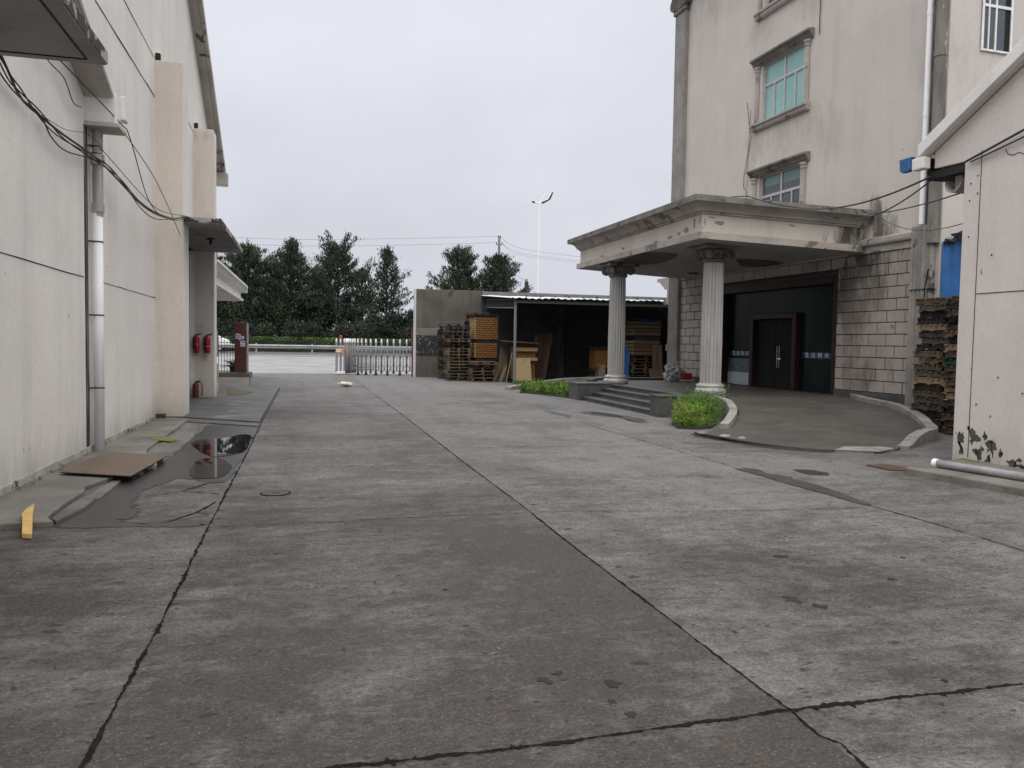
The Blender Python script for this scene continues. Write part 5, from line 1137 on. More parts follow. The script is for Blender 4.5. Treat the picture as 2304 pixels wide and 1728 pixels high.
GR = thing('guardrail', 'galvanised steel guardrail along the road beyond the gate', 'guardrail', (1, 66, .6), world=True)
mb = MB(); pr = [(0, 0), (-.02, .02), (-.085, .07), (-.085, .11), (-.0, .15), (-.0, .17), (-.085, .21), (-.085, .25), (-.02, .30), (0, .32), (.006, .32), (-.012, .30), (-.076, .25), (-.076, .21), (.008, .17), (.008, .15), (-.076, .11), (-.076, .07), (-.012, .02), (.006, 0)]
mb.prism([(66 + a, .96 + b) for a, b in pr], -30, 40, 'x'); mb.build('rail', M['galv'], GR)
for k in range(-6, 8):
    mb = MB(); x = .43 + k * 4.27; mb.tube([(x, 66.07, .5), (x, 66.07, 1.38)], .07, 12); mb.box(x - .05, x + .05, 66.0, 66.07, 1.0, 1.25); mb.build('post', M['galv'], GR)
# far building with a roof pergola
M['farwall'] = plain('pale_far_wall', (.52, .54, .57), .9)
M['farglass'] = plain('far_window', (.22, .25, .29), .3)
DB = thing('distant_building', 'pale distant building with an open white frame on its roof, behind the pines', 'building', (-8, 142, .62), world=True)
mb = MB(); mb.box(-30, 1.6, 141, 156, .3, 12.9); mb.build('wall', M['farwall'], DB)
for i in range(9):
    for j in range(3):
        mb = MB(); x = -28 + i * 3.25; mb.box(x, x + 2.1, 140.93, 140.995, 2 + j * 3.5, 3.9 + j * 3.5); mb.build('window', M['farglass'], DB)
mb = MB(); mb.box(-30, 3.1, 140, 140.6, 15.2, 15.75); mb.box(-30, 3.1, 148, 148.6, 15.2, 15.75)
for k in range(36): mb.box(-30 + k * .93, -29.8 + k * .93, 140.6, 148, 15.35, 15.65)
mb.build('roof_frame', M['farwall'], DB)
for x in (1.1, -9.5, -20):
    mb = MB(); mb.box(x, x + .9, 140.05, 140.8, 12.9, 15.2); mb.build('pillar', M['farwall'], DB)
mb = MB(); mb.box(-16, -5.5, 143, 150, 12.9, 14.5); mb.build('roof_room', M['farwall'], DB)
# poles
M['polepaint'] = plain('pale_mast_paint', (.82, .83, .85), .6)
M['polegrey'] = plain('grey_concrete_pole', (.20, .20, .205), .8)
MP = thing('high_mast_lamp', 'tall pale street mast with lamp arms standing far behind the shed', 'street lamp', (31.9, 110, .62), world=True)
mb = MB(); mb.tube([(31.9, 110, .6), (31.9, 110, 12), (31.9, 110, 21.7)], [.20, .18, .15], 12); mb.build('mast', M['polepaint'], MP)
for pts, nm in (([(31.9, 110, 21.6), (31.5, 110, 21.65), (31.0, 110, 21.9)], 'a'), ([(31.9, 110, 21.6), (32.4, 110, 22.5), (33.0, 110, 23.0)], 'b'), ([(31.9, 110, 21.7), (33.2, 110, 22.3), (33.7, 110, 23.2)], 'c')):
    mb = MB(); mb.tube(pts, .07, 6); mb.build('arm', M['polepaint'], MP)
for x0, z0, x1, z1 in ((32.3, 21.8, 33.3, 22.3), (33.25, 22.4, 33.75, 23.3), (30.85, 21.85, 31.15, 21.8)):
    mb = MB(); mb.prism([(x0, z0), (x1, z1), (x1 + .1, z1 - .15), (x0 + .2, z0 - .18)], 109.7, 110.3, 'y'); mb.build('lamp_head', M['iron'], MP)
UP = thing('utility_pole', 'grey utility pole with cross arms rising behind the broad pine', 'utility pole', (17.83, 86, .62), world=True)
k_ = 86 / 75
def up(x, z): return (x * k_, 86, 1.65 + (z - 1.65) * k_)
mb = MB(); mb.tube([(17.83 * k_, 86, .6), up(17.83, 11.9)], [.2, .13], 10); mb.build('pole', M['polegrey'], UP)
for z, w_ in ((11.12, .55), (10.16, .5), (11.75, .2)):
    mb = MB(); a = up(17.83 - w_ * .5, z); b = up(17.83 + w_ * .5, z); mb.tube([a, b], .06, 6); mb.build('cross_arm', M['polegrey'], UP)
    for q in (a, b):
        mb = MB(); mb.tube([q, (q[0], q[1], q[2] + .28)], .05, 6); mb.build('insulator', M['iron'], UP)
U2 = thing('utility_pole', 'shorter utility pole showing just above the shed roof beside the mast', 'utility pole', (26.1, 95, .62), world=True)
mb = MB(); mb.tube([(26.1, 95, .6), (26.1, 95, 9.6)], [.2, .15], 10); mb.build('pole', M['polegrey'], U2)
mb = MB(); mb.box(25.9, 26.3, 94.8, 95.2, 8.7, 9.3); mb.build('transformer_box', M['iron'], U2, bevel=.03)
mb = MB(); mb.tube([(25.6, 95, 8.35), (26.7, 95, 8.35)], .06, 6); mb.build('cross_arm', M['polegrey'], U2)
def line(pts, r, lb):
    mb = MB(); mb.tube([tuple(p) for p in cat(pts, 40)], r, 5); mb.build('power_line', M['polegrey'], None, label=lb, cat='power line', group='power lines over the road')
line([(-30, 86, 12.4), (-5.9 * k_, 86, 11.95), (5.6 * k_, 86, 12.45), up(17.7, 11.9)], .016, 'highest power line on the left side of the pole')
line([(-30, 86, 11.7), (-5.9 * k_, 86, 11.3), (5.6 * k_, 86, 11.75), up(17.57, 11.3)], .016, 'lower power line on the left side of the pole')
line([up(17.9, 11.9), (24, 87, 12.2), (38, 88, 11.4)], .016, 'highest power line on the right side of the pole')
line([up(18.1, 11.3), (24, 87, 11.7), (38, 88, 10.9)], .016, 'middle power line on the right side of the pole')
line([up(18.1, 11.2), (24, 87.2, 11.5), (38, 88, 10.7)], .013, 'lowest power line on the right side of the pole')
line([up(17.9, 10.2), (23, 90, 10), (26.1, 95, 9.3)], .02, 'slanting power line between the two utility poles')
# ------------------------------------------------------------------ retractable gate
M['stainless'] = plain('stainless_tube', (.20, .20, .198), .5, .5)
M['whitecap'] = plain('white_painted_tube', (.70, .70, .70), .5)
M['orange'] = plain('orange_panel', (.55, .22, .05), .5)
M['redlamp'] = plain('red_lamp_lens', (.45, .02, .03), .3)
M['rubber'] = plain('black_rubber', (.015, .015, .015), .8)
GA, GB = Vector((1.40, 40.03, 0)), Vector((5.06, 39.03, 0)); gd = (GB - GA).normalized(); gn = Vector((-gd.y, gd.x, 0))
GT = thing('sliding_gate', 'half folded stainless steel retractable gate with white arched tops across the entrance', 'gate', (1.4, 40.03, 0), world=True)
SV = [0.006, 0.059, 0.109, 0.132, 0.145, 0.158, 0.17, 0.192, 0.218, 0.245, 0.284, 0.332, 0.387, 0.447, 0.515, 0.587, 0.664, 0.744, 0.826, 0.912, 0.998]
def gp_(s, o=0, z=0): p = GA + (GB - GA) * s + gn * o; return (p.x, p.y, z)
HW = .12
for i, s in enumerate(SV):
    mb = MB()
    for o in (-HW, HW): mb.tube([gp_(s, o, .08), gp_(s, o, 1.57)], .021, 8)
    mb.tube([gp_(s, -HW, .16), gp_(s, HW, .16)], .016, 6); mb.tube([gp_(s, -HW, .85), gp_(s, HW, .85)], .012, 6)
    fr = mb.build('gate_frame', M['stainless'], GT, smooth=True)
    mb = MB(); mb.tube([gp_(s, -HW, 1.56)] + [gp_(s, -HW * math.cos(a), 1.61 + .14 * math.sin(a)) for a in np.linspace(0, math.pi, 11)] + [gp_(s, HW, 1.56)], .027, 8); mb.build('white_arch', M['whitecap'], fr, smooth=True)
    if i > 8 and i % 2 == 0:
        mb = MB()
        for o in (-HW, HW): mb.tube([gp_(s, o - .02, .055), gp_(s, o + .02, .055)], .055, 12)
        mb.build('wheel', M['rubber'], fr)
for i in range(8, len(SV) - 1):
    a, b = SV[i], SV[i + 1]; m = (a + b) / 2; mb = MB()
    for o in (-HW, HW):
        if i >= 9: mb.tube([gp_(m, o, .22), gp_(m, o, 1.44)], .012, 6)
        mb.tube([gp_(a, o, .60), gp_(m, o, .33), gp_(b, o, .60)], .013, 6); mb.tube([gp_(a, o, .10), gp_(m, o, .33), gp_(b, o, .10)], .013, 6)
        mb.tube([gp_(a, o, .80), gp_(a + (m - a) * .5, o, 1.0), gp_(m, o, 1.06), gp_(b + (m - b) * .5, o, 1.0), gp_(b, o, .80)], .012, 6)
        mb.tube([gp_(a, o, 1.05), gp_(m, o, 1.24), gp_(b, o, 1.05)], .010, 6)
    mb.build('lattice', M['stainless'], GT, smooth=True)
mb = MB(); mb.tube([gp_(SV[8], -HW - .02, .80), gp_(1, -HW - .02, .80)], .010, 6); mb.build('tie_rod', M['stainless'], GT)
hd = MB(); hd.tube([gp_(0, -HW, .10), gp_(SV[2], -HW, .10)], .03, 8); hd.prism([(GA.x + .0, GA.y - .2), (GA.x + .42, GA.y - .31), (GA.x + .50, GA.y + .05), (GA.x + .08, GA.y + .16)], .05, .17); h_ = hd.build('drive_head', M['whitecap'], GT, bevel=.02)
mb = MB(); p0, p1 = Vector(gp_(.005, -HW - .03, 0)), Vector(gp_(SV[2] + .005, -HW - .03, 0)); mb.add([(p0.x, p0.y, 1.08), (p1.x, p1.y, 1.06), (p1.x, p1.y, 1.29), (p0.x, p0.y, 1.29), (p0.x, p0.y + .03, 1.08), (p1.x, p1.y + .03, 1.06), (p1.x, p1.y + .03, 1.29), (p0.x, p0.y + .03, 1.29)], [(0, 1, 2, 3), (7, 6, 5, 4), (0, 4, 5, 1), (1, 5, 6, 2), (2, 6, 7, 3), (3, 7, 4, 0)]); pn = mb.build('warning_panel', M['orange'], h_)
mb = MB()
for a, b, z0, z1 in ((.06, .70, 1.19, 1.25), (.05, .62, 1.12, 1.165)):
    q0, q1 = p0.lerp(p1, a), p0.lerp(p1, b); mb.add([(q0.x, q0.y - .004, z0), (q1.x, q1.y - .004, z0), (q1.x, q1.y - .004, z1), (q0.x, q0.y - .004, z1)], [(0, 1, 2, 3)])
mb.build('pale_marking', M['whitecap'], pn)
q = gp_(SV[1], 0); mb = MB(); mb.lathe([(.03, 1.74), (.03, 1.80), (.075, 1.82), (.075, 1.88), (.05, 1.92), (.01, 1.93)], 14, (q[0], q[1])); mb.build('warning_lamp', M['redlamp'], h_, smooth=True)
# ------------------------------------------------------------------ left gate side
M['pillarred'] = surf('dark_red_pillar', (.085, .022, .018), (.065, .018, .015), 2, rough=.5, bump=.05, spots=[((.16, .09, .07), 2.2, .70)])
M['paper'] = surf('weathered_paper', (.55, .58, .62), (.48, .50, .53), 6, rough=.7, bump=0)
M['ink'] = plain('dark_print', (.06, .065, .09), .7)
SP = thing('sign_pillar', 'dark red brown square gate pillar with torn paper notices', 'pillar', (-2.72, 36.4, .23), world=True)
mb = MB(); mb.box(-2.985, -2.50, 36.0, 36.95, .232, 2.36); mb.build('shaft', M['pillarred'], SP, bevel=.01)
mb = MB(); mb.box(-2.499, -2.47, 36.02, 36.93, .24, 2.35); mb.build('side_face', M['kerb'], SP, bevel=.004)  # paler skin over the pillar's right side face
mb = MB(); mb.prism([(-2.94, 1.675), (-2.80, 1.68), (-2.80, 1.64), (-2.77, 1.60), (-2.75, 1.66), (-2.60, 1.67), (-2.575, 1.74), (-2.62, 1.79), (-2.72, 1.78), (-2.74, 1.86), (-2.86, 1.90), (-2.93, 1.88)], 35.993, 35.999, 'y'); nb_ = mb.build('torn_notice', M['paper'], SP)
mb = MB(); mb.box(-2.92, -2.78, 35.990, 35.9925, 1.77, 1.82); mb.box(-2.90, -2.66, 35.990, 35.9925, 1.71, 1.735); mb.build('print', M['ink'], nb_)
mb = MB(); mb.box(-2.745, -2.555, 35.993, 35.999, 1.345, 1.60); nb_ = mb.build('notice', M['paper'], SP)
mb = MB(); mb.box(-2.72, -2.58, 35.990, 35.9925, 1.52, 1.56); mb.box(-2.72, -2.60, 35.990, 35.9925, 1.40, 1.425); mb.build('print', M['ink'], nb_)
mb = MB(); mb.prism([(-3.9, 35.8), (-2.33, 35.8), (-2.33, 37.2), (-3.9, 37.2)], -.05, .23); mb.build('gate_plinth', M['apron'], None, bevel=.02, label='low concrete plinth under the red brown pillar and barred fence', cat='plinth')
FN = thing('barred_fence', 'black steel barred fence panel beside the red brown pillar', 'fence', (-3.35, 36.3, .23), world=True)
for z in (.29, 1.055, 1.185, 1.505, 1.715, 1.985):
    mb = MB(); mb.box(-3.66, -2.99, 36.28, 36.31, z - .012, z + .012); mb.build('rail', M['iron'], FN)
for k in range(7):
    mb = MB(); x = -3.655 + k * .1165; mb.box(x - .01, x + .01, 36.285, 36.305, .235, 1.99); mb.build('bar', M['iron'], FN)
for x in (-3.56, -3.48, -3.4):
    mb = MB(); A = Matrix.Translation((x, 36.29, 1.12)) @ Matrix.Rotation(R_(90), 4, 'X'); mb.tube([tuple(A @ Vector((.05 * math.cos(t_), .03 * math.sin(t_), 0))) for t_ in np.linspace(0, 2 * math.pi, 13)], .007, 5); mb.build('scroll', M['iron'], FN)
SB = thing('sign_board', 'narrow grey white sign board with a faded red edge beside the barred fence', 'sign', (-3.74, 36.2, .9), world=True)
mb = MB(); mb.box(-3.786, -3.662, 36.18, 36.21, .89, 2.03); mb.build('panel', M.setdefault('signpale', plain('pale_sign_face', (.36, .40, .39), .6)), SB)
mb = MB(); mb.box(-3.852, -3.789, 36.17, 36.22, .9, 2.02); mb.build('edge', M.setdefault('signred', plain('faded_red_edge', (.24, .09, .085), .6)), SB)
mb = MB(); mb.box(-3.79, -3.775, 36.19, 36.205, .231, .889); mb.build('leg', M['iron'], SB)
# potted plant
M['frond'] = leaf('plant_fronds', (.03, .06, .02), (.012, .025, .010))
PT = thing('potted_plant', 'small dark potted palm like plant standing behind the barred fence', 'plant', (-3.1, 36.75, .23), world=True)
mb = MB(); mb.lathe([(.10, .235), (.15, .45), (.17, .46), (.16, .49), (.12, .47)], 18, (-3.12, 36.75)); mb.build('pot', M['rubber'], PT)
rg = np.random.default_rng(3); C = []; Dd = []
for k in range(24):
    a = rg.uniform(0, 6.28); el_ = rg.uniform(.1, 1.2); ln = rg.uniform(.35, .6)
    for s in np.linspace(.15, 1, 14):
        p = np.array([-3.12 + math.cos(a) * math.cos(el_) * ln * s, 36.75 + math.sin(a) * math.cos(el_) * ln * s, .5 + math.sin(el_) * ln * s - .18 * s * s])
        for sd in (-1, 1):
            C.append(p + np.array([-math.sin(a), math.cos(a), 0]) * sd * .03); Dd.append([math.cos(a) - sd * math.sin(a), math.sin(a) + sd * math.cos(a), .3])
V, Fq = leaves(np.array(C), np.array(Dd), .10, .022); fast_mesh('fronds', V, Fq, M['frond'], PT)
# car on the road
M['carwhite'] = plain('white_car_paint', (.75, .75, .76), .2, 0, .5, .02)
CA = thing('parked_car', 'white car on the road, half hidden behind the barred fence and guardrail', 'car', (-8.0, 69, .63), world=True)
zc = .64; CX = -1.9; CY = 17.2; body = [(-8.4, .35), (-8.42, .75), (-8.25, 1.0), (-7.9, 1.05), (-7.2, 1.62), (-6.0, 1.66), (-5.3, 1.5), (-4.7, 1.12), (-4.3, .95), (-4.12, .7), (-4.15, .35)]
mb = MB(); mb.prism([(x + CX, zc + z) for x, z in body], 68.350, 70.050, 'y'); cb = mb.build('body', M['carwhite'], CA, bevel=.10, seg=3)
for pg in ([(-7.75, 1.06), (-7.15, 1.54), (-6.35, 1.58), (-6.35, 1.04)], [(-6.27, 1.04), (-6.27, 1.58), (-5.85, 1.55), (-5.0, 1.08)]):
    mb = MB(); mb.prism([(x + CX, zc + z) for x, z in pg], 68.330, 68.349, 'y'); mb.build('side_window', M['glassdark'], cb)
mb = MB(); mb.prism([(a_ + CX, zc + b_) for a_, b_ in ((-5.28, 1.46), (-4.74, 1.12), (-4.70, 1.15), (-5.24, 1.50))], 68.5, 69.9, 'y'); mb.build('windscreen', M['glassdark'], CA)
for x in (-9.45, -6.85):
    for y in (68.4, 70.0):
        mb = MB(); mb.tube([(x, y - .1, zc + .31), (x, y + .1, zc + .31)], .31, 20); wh = mb.build('wheel', M['rubber'], CA, bevel=.03)
        mb = MB(); mb.tube([(x, y - .105, zc + .31), (x, y + .105, zc + .31)], .19, 14); mb.build('rim', M['alu'], wh)
mb = MB(); mb.box(-6.18, -6.0, 68.45, 68.7, zc + .68, zc + .82); mb.build('headlight', M['bluegl'], CA, bevel=.03)
# ------------------------------------------------------------------ fire extinguishers
M['red'] = plain('red_enamel', (.34, .012, .03), .3, 0, .5, .06)
M['redold'] = surf('faded_red_enamel', (.17, .035, .032), (.11, .03, .028), 6, rough=.6, bump=.05)
M['lab'] = plain('label_print', (.62, .55, .55), .5)
def extinguisher(x, y, z, r, h, mat, label, group=None, band=False, hose=1):
    T = thing('fire_extinguisher', label, 'fire extinguisher', (x, y, z), group=group)
    mb = MB(); mb.lathe([(r * .9, 0), (r, .012), (r, h * .80), (r * .92, h * .86), (r * .6, h * .91), (r * .36, h * .93), (r * .32, h * .97)], 24); mb.build('cylinder', mat, T, smooth=True)
    mb = MB(); mb.lathe([(r * .36, h * .965), (r * .36, h * 1.0), (r * .2, h * 1.01)], 14); mb.tube([(0, 0, h * 1.0), (.06, -.01, h * 1.05), (.13, -.02, h * 1.09)], .011, 6); mb.tube([(0, 0, h * .985), (.07, -.01, h * 1.0), (.12, -.02, h * 1.02)], .009, 6); mb.build('valve_handle', M['iron'], T)
    mb = MB()
    if hose == 1: mb.tube([tuple(v) for v in cat([(-.02, 0, h * .97), (-r * .9, -.02, h * .93), (-r * 1.15, -.02, h * .75), (-r * 1.12, -.02, h * .45), (-r * 1.1, -.02, h * .2)], 16)], .012, 7)
    else: mb.tube([tuple(v) for v in cat([(.02, 0, h * .95), (.10, -.02, h * .96), (.155, -.02, h * .85), (.165, -.02, h * .5), (.155, -.02, h * .1)], 16)], .013, 7)
    mb.build('hose', M['rubber'], T, smooth=True)
    if hose == 1:
        mb = MB(); A = lambda a, z: (1.004 * r * math.sin(a), -1.004 * r * math.cos(a), z)
        for z0, z1, a0, a1 in ((.54, .575, -.15, .5), (.44, .50, -.05, .25), (.44, .50, .33, .6), (.60, .62, -.3, .45)):
            mb.add([A(a0, h * z0), A(a1, h * z0), A(a1, h * z1), A(a0, h * z1)], [(0, 1, 2, 3)])
        if not band: mb.build('label_print', M['lab'], T)
    if band:
        mb = MB(); mb.lathe([(r * 1.01, h * .36), (r * 1.03, h * .365), (r * 1.03, h * .375), (r * 1.01, h * .38)], 24); mb.build('strap', M['lab'], T)
    mb = MB(); mb.box(-.02, .02, r * .8, .105, h * .5, h * .58); mb.build('wall_bracket', M['iron'], T)
    return T
gx = 'extinguishers hung on the far pillar'
extinguisher(-2.89, 23.145, 1.26, .072, .50, M['red'], 'red fire extinguisher with printed label, hung nearer the door jamb', gx)
extinguisher(-2.615, 23.145, 1.26, .078, .49, M['red'], 'red fire extinguisher with a pale strap, hung nearer the pillar corner', gx, True)
extinguisher(-2.91, 23.1, .052, .075, .43, M['redold'], 'faded red fire extinguisher standing on the ground at the pillar foot', None, False, 2)
# ------------------------------------------------------------------ small things on the ground
M['sack'] = surf('white_sack_cloth', (.62, .59, .50), (.50, .47, .38), 4, rough=.9, gscale=200)
mb = MB(); n1, n2 = 18, 12; vs = []
for i in range(n1 + 1):
    u_ = -1 + 2 * i / n1; r = (1 - abs(u_) ** 3.2) ** .5
    for k in range(n2):
        a = 2 * math.pi * k / n2; w_ = 1 + .08 * math.sin(3 * a + 4 * u_) + .05 * math.sin(7 * u_)
        vs.append((1.4 + u_ * .235, 29.5 + .17 * r * math.cos(a) * w_, max(.004, .095 + .085 * (r * .95 + .0) * math.sin(a) * w_ - .02 * u_)))
mb.add(vs, [(i * n2 + k, i * n2 + (k + 1) % n2, (i + 1) * n2 + (k + 1) % n2, (i + 1) * n2 + k) for i in range(n1) for k in range(n2)])
sk = mb.build('white_sack', M['sack'], None, smooth=True, label='small white stuffed sack lying on the yard before the gate', cat='sack')
mb = MB(); mb.tube([(1.165, 29.5, .10), (1.12, 29.48, .12), (1.09, 29.47, .10)], [.03, .02, .035], 8); mb.build('tied_end', M['sack'], sk)
M['offcut'] = wood('fresh_wood_offcut', (.62, .41, .17), (.52, .33, .12), dk=.8)
mb = MB(); mb.prism([(-2.235, 7.20), (-2.155, 7.18), (-2.31, 7.72), (-2.385, 8.02), (-2.405, 7.86), (-2.40, 7.72), (-2.36, 7.62)], .004, .043); mb.v = [(x, y, z + max(0, (y - 7.18) / .44 * .049)) for x, y, z in mb.v]
mb.build('wood_offcut', M['offcut'], None, bevel=.003, label='yellow splintered wood offcut lying on the ground at the left', cat='wood')
M['rustsheet'] = surf('rusty_sheet', (.135, .088, .055), (.095, .075, .06), 1.6, .35, .62, .5, .2, 60, .15, 40, spots=[((.17, .10, .045), 1.2, .60), ((.17, .155, .14), 3.2, .66)])
mb = MB(); mb.prism([(-2.76, 10.16), (-1.92, 9.74), (-1.79, 11.42), (-2.64, 11.86)], .078, .092)
mb.build('rusty_sheet', M['rustsheet'], None, bevel=.003, label='large rusty steel sheet lying on blocks beside the drainpipe', cat='steel sheet')
M['brick'] = surf('weathered_brick', (.19, .15, .125), (.11, .095, .085), 5, rough=.95)
for i, (x, y, a, s, lb) in enumerate([(-1.98, 10.35, .3, 1, 'broken brick propping the near right corner of the rusty sheet'), (-1.90, 10.85, .15, 1.15, 'pale brick under the right edge of the rusty sheet'), (-1.92, 11.4, .5, .8, 'flat stone under the far right corner of the rusty sheet'), (-2.6, 10.6, .2, 1, 'brick hidden under the left side of the rusty sheet')]):
    mb = MB(); mb.box(-.06 * s, .06 * s, -.12 * s, .12 * s, 0, .070, j=.006); o = mb.build('brick', M['brick'] if i != 1 else M['kerb'], None, bevel=.008, label=lb, cat='brick'); o.location = (x, y, .004); o.rotation_euler = (0, 0, a)
mb = MB(); mb.box(-.09, .09, -.06, .06, 0, .085, j=.006); o = mb.build('brick', M.setdefault('redbrick', surf('dark_red_brick', (.11, .04, .03), (.06, .03, .025), 8, rough=.95)), None, bevel=.008, label='dark red brick at the foot of the near peach pillar', cat='brick'); o.location = (-2.86, 17.40, .032)
mb = MB(); mb.lathe([(.145, 0), (.145, .007), (.135, .009), (.10, .008)], 32); mb.tube([(-.04, 0, .0095), (.04, 0, .0095)], .006, 5)
o = mb.build('manhole_cover', M['damp2'], None, label='small round manhole cover set flush in the yard concrete', cat='manhole cover'); o.location = (-.32, 8.88, .001)
mb = MB(); mb.lathe([(.148, 0), (.160, .006), (.160, .0065), (.148, .007)], 32); mb.build('rim', M['joint'], o)
RB = thing('red_bucket', 'red plastic crate like bucket beside the bag heap at the platform edge', 'bucket', (12.42, 24.7, .47), world=True)
mb = MB(); mb.box(12.25, 12.60, 24.55, 24.85, .54, .76); mb.build('body', M['red'], RB, bevel=.02)
mb = MB(); mb.box(12.22, 12.63, 24.52, 24.88, .50, .535); mb.build('tray', M['whitecap'], RB, bevel=.01)
for x in (12.27, 12.58):
    mb = MB(); mb.box(x - .02, x + .02, 24.6, 24.8, .471, .499); mb.build('foot', M['whitecap'], RB)
M['film'] = surf('crumpled_plastic', (.60, .61, .62), (.26, .26, .265), 14, .42, .58, .22, .2, 60, 1., 26, .03)
mb = MB(); rg = np.random.default_rng(9); n1, n2 = 40, 44; vs = []
for i in range(n1 + 1):
    t_ = math.pi * i / n1
    for k in range(n2):
        a = 2 * math.pi * k / n2; q = 1 + rg.uniform(-.07, .07) + .14 * math.sin(3 * a + 5 * t_) + .10 * math.sin(7 * a - 6 * t_) + .06 * math.sin(13 * a + 9 * t_)
        vs.append((12.12 + .33 * math.sin(t_) * math.cos(a) * q, 24.95 + .28 * math.sin(t_) * math.sin(a) * q, max(.472, .72 - (.33 if t_ > 1.57 else .30) * math.cos(t_) * (q + .12 * math.cos(2 * a)))))
mb.add(vs, [(i * n2 + k, i * n2 + (k + 1) % n2, (i + 1) * n2 + (k + 1) % n2, (i + 1) * n2 + k) for i in range(n1) for k in range(n2)]); mb.build('plastic_bag', M['film'], None, label='crumpled clear plastic bag heap against the far office pilaster', cat='plastic bag')
mb = MB(); mb.box(-.55, .55, -.05, .05, 0, .05, j=.006); o = mb.build('wood_batten', M.setdefault('redwood', wood('red_brown_batten', (.10, .035, .028), (.06, .025, .02))), None, label='reddish batten lying at the foot of the glass front', cat='batten'); o.location = (12.78, 22.9, .49); o.rotation_euler = (0, 0, R_(92))
mb = MB(); mb.tube([(12.45, 22.2, .49), (12.6, 22.6, .53), (12.74, 22.9, .56)], .012, 6); mb.build('wire_scrap', M['alu'], None, label='bent pale metal scrap lying over the reddish batten', cat='scrap')
for i, (x, y, s, lb) in enumerate([(7.55, 12.75, .16, 'white stone chip in the broken joint of the ramp'), (7.42, 13.1, .22, 'pale flat stone in the broken joint of the ramp'), (7.25, 13.65, .20, 'dark broken slab corner at the left end of the ramp')]):
    mb = MB(); mb.lathe([(s * .5, 0), (s * .55, .02), (s * .35, .05)], 7); o = mb.build('stone_chip', M['kerb'] if i < 2 else M['apron'], None, label=lb, cat='stone'); o.location = (x, y, .006)
rg = np.random.default_rng(21); n = 420
C = np.stack([rg.uniform(-2.6, 9, n), 2.6 + 24 * rg.random(n) ** 1.8, np.full(n, .0075)], 1)
V = []; F_ = []
for i in range(n):
    a = rg.uniform(0, 6.28); l_ = rg.uniform(.006, .028); w_ = rg.uniform(.003, .008); d = np.array([math.cos(a), math.sin(a), 0]); p = np.array([-d[1], d[0], 0])
    c = C[i] + [0, 0, .05 if (C[i][0] < -2.2 and C[i][1] > 7.6) else 0]
    V += [c - d * l_, c - p * w_, c + d * l_, c + p * w_ + [0, 0, .004]]; F_.append([4 * i, 4 * i + 1, 4 * i + 2, 4 * i + 3])
fast_mesh('litter', V, F_, M.setdefault('crumb', surf('leaf_crumbs', (.035, .028, .02), (.16, .14, .11), 2.5, .52, .56, .9, bump=0)), None, kind='stuff')
# ------------------------------------------------------------------ weeds and grass
M['weed'] = leaf('bright_weeds', (.125, .25, .025), (.035, .09, .014), .62, sc=4)
M['weedy'] = leaf('yellow_green_weeds', (.24, .32, .05), (.09, .16, .025), .62, sc=4)
def inside(p, poly):
    c = False; n = len(poly)
    for i in range(n):
        (x1, y1), (x2, y2) = poly[i], poly[(i + 1) % n]
        if (y1 > p[1]) != (y2 > p[1]) and p[0] < (x2 - x1) * (p[1] - y1) / (y2 - y1) + x1: c = not c
    return c
def weeds(name, poly, n, hmin, hmax, mat, z, seed, leaf_n=20, ll=.10, lw=.012, spread=.5):
    rg = np.random.default_rng(seed); xs_ = [p[0] for p in poly]; ys_ = [p[1] for p in poly]; C = []; Dd = []; Ls = []; Ws = []
    k = 0
    while k < n:
        x, y = rg.uniform(min(xs_), max(xs_)), rg.uniform(min(ys_), max(ys_))
        if not inside((x, y), poly): continue
        k += 1; h = rg.uniform(hmin, hmax) * (.7 + .6 * rg.random()); tl = rg.normal(size=2) * .22 * spread
        d = np.array([tl[0], tl[1], 1]); m = leaf_n
        s = rg.uniform(.12, 1.02, m)
        P = np.array([x, y, z]) + d * h * s[:, None]
        a = rg.uniform(0, 6.28, m); out = np.stack([np.cos(a), np.sin(a), rg.uniform(-.1, 1.3, m)], 1)
        l_ = ll * rg.uniform(.6, 1.4, m) * (1.2 - .6 * s); C.append(P + out * l_[:, None] * .35); Dd.append(out); Ls.append(l_); Ws.append(np.full(m, lw) * rg.uniform(.7, 1.6, m))
        C.append(np.array([[x, y, z]]) + d * h * .5); Dd.append(d[None]); Ls.append(np.array([h])); Ws.append(np.array([.008]))
    V, Fq = leaves(np.concatenate(C), np.concatenate(Dd), np.concatenate(Ls), np.concatenate(Ws)); return fast_mesh(name, V, Fq, mat, None, kind='stuff')
BR = [(7.22, 14.62), (7.45, 15.4), (7.62, 15.62), (8.3, 16.75), (8.95, 16.9), (8.85, 16.1), (8.42, 15.25), (7.95, 14.6), (7.6, 14.42)]
mb = MB(); mb.prism(BR, -.02, .06); struct(mb, 'soil_bed', M['soil'])
weeds('weeds', [(7.5, 14.9), (7.7, 15.6), (8.3, 16.6), (8.9, 16.8), (8.75, 16.1), (8.35, 15.35), (7.85, 14.75)], 170, .16, .58, M['weed'], .05, 1, 15, .19, .009, 2.0)
weeds('weeds', [(7.3, 14.62), (7.5, 15.4), (7.9, 15.9), (8.1, 15.4), (7.75, 14.6)], 260, .08, .42, M['weedy'], .05, 2, 16, .14, .010, .9)
M['straw'] = leaf('dry_stalks', (.26, .21, .10), (.12, .09, .045), sc=4)
weeds('weeds', [(8.1, 15.2), (8.5, 15.45), (8.95, 16.2), (9.05, 16.85), (8.5, 16.7), (8.2, 16.0)], 140, .25, .66, M['weed'], .05, 8, 15, .20, .009, 2.2)
weeds('weeds', [(7.15, 14.5), (7.4, 15.4), (8.2, 16.6), (8.9, 16.9), (8.9, 16.1), (8.4, 15.1), (7.7, 14.4)], 110, .15, .6, M['straw'], .05, 9, 5, .08, .006, 1.8)
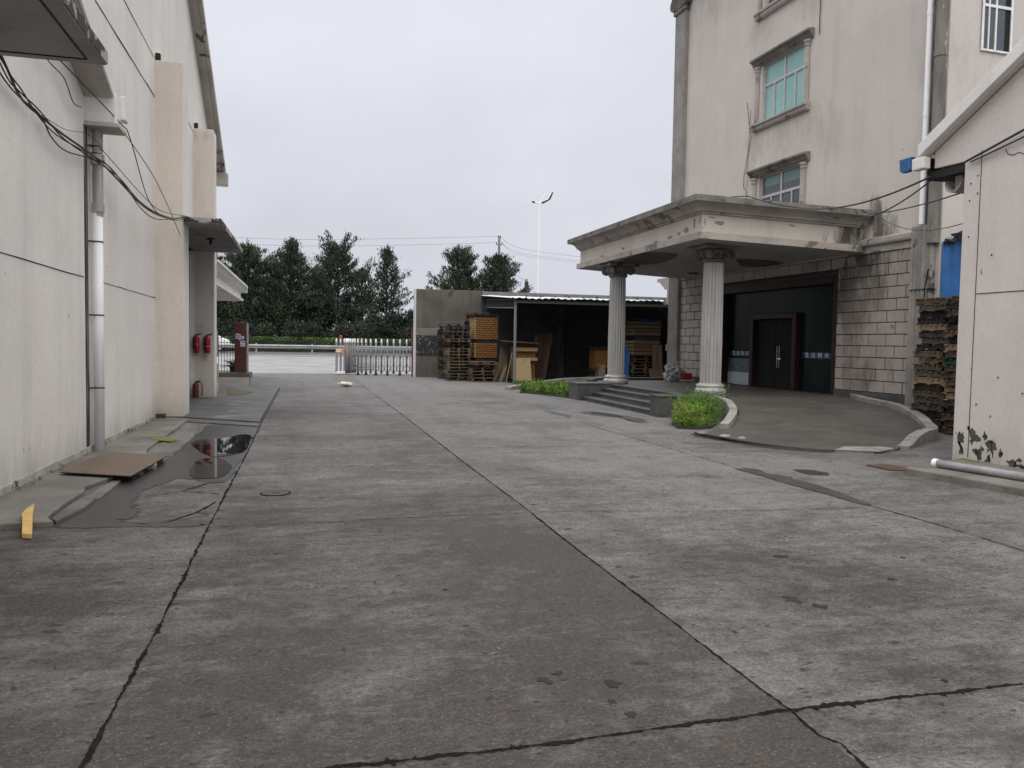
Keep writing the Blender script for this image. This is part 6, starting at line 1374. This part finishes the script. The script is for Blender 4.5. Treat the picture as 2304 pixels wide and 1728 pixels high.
weeds('grass', BR, 700, .05, .16, M['weed'], .05, 3, 8, .10, .007, 1.2)
BL = [(6.95, 25.95), (7.5, 25.0), (7.82, 23.5), (8.6, 23.5), (9.0, 24.4), (9.3, 25.6), (8.9, 27.2), (8.1, 27.6), (7.3, 27.0)]
mb = MB(); mb.prism(BL, -.02, .05); struct(mb, 'soil_bed', M['soil'], bevel=.02)
weeds('ground_cover', BL, 1000, .06, .32, M['weed'], .04, 4, 18, .085, .022, 1.2)
weeds('ground_cover', BL, 620, .06, .34, M['weedy'], .04, 5, 12, .10, .014, 1.3)
weeds('grass', [(8.3, 31.9), (12, 31.9), (12, 32.3), (8.3, 32.3)], 120, .05, .2, M['weed'], .02, 6, 10, .10, .010, .9)
weeds('grass', [(-2.9, 8), (-2.9, 17), (-2.86, 17), (-2.86, 8)], 26, .02, .07, M['weed'], .04, 7, 8, .05, .008, 1)
# ------------------------------------------------------------------ cables on the right
hang((9.2, 10.35, 4.30), (11.0, 16.68, 4.97), .22, .016, 'thick black cable sagging from the warehouse eave to the portico corner')
hang((9.25, 10.3, 4.30), (11.7, 16.66, 4.84), .38, .012, 'black cable sagging lowest between the warehouse eave and portico')
hang((9.45, 9.9, 4.02), (13.05, 16.6, 4.9), .06, .012, 'tight black cable from below the eave to the portico wall end')
hang((9.6, 9.95, 3.6), (13.2, 16.58, 4.9), .25, .007, 'thin slack wire low between the warehouse and the portico wall end')
hang((9.2, 9.7, 4.38), (9.2, 3.2, 6.0), .05, .016, 'thick black cable running up the warehouse gable wall', grp='cables on the warehouse gable')
hang((9.2, 9.6, 4.36), (9.2, 3.2, 5.75), .10, .011, 'thinner cable just below the thick one on the warehouse gable', grp='cables on the warehouse gable')
mb = MB(); mb.tube([tuple(v) for v in cat([(9.5, 17.3, 5.18), (9.87, 16.85, 5.17), (10.1, 16.68, 5.08), (10.6, 16.64, 4.98), (11.0, 16.66, 4.96)], 24)], .013, 6); mb.build('overhead_cable', M['cable'], None, label='black cable lying over the portico edge below the lower window', cat='cable', group='cables between warehouse and portico')
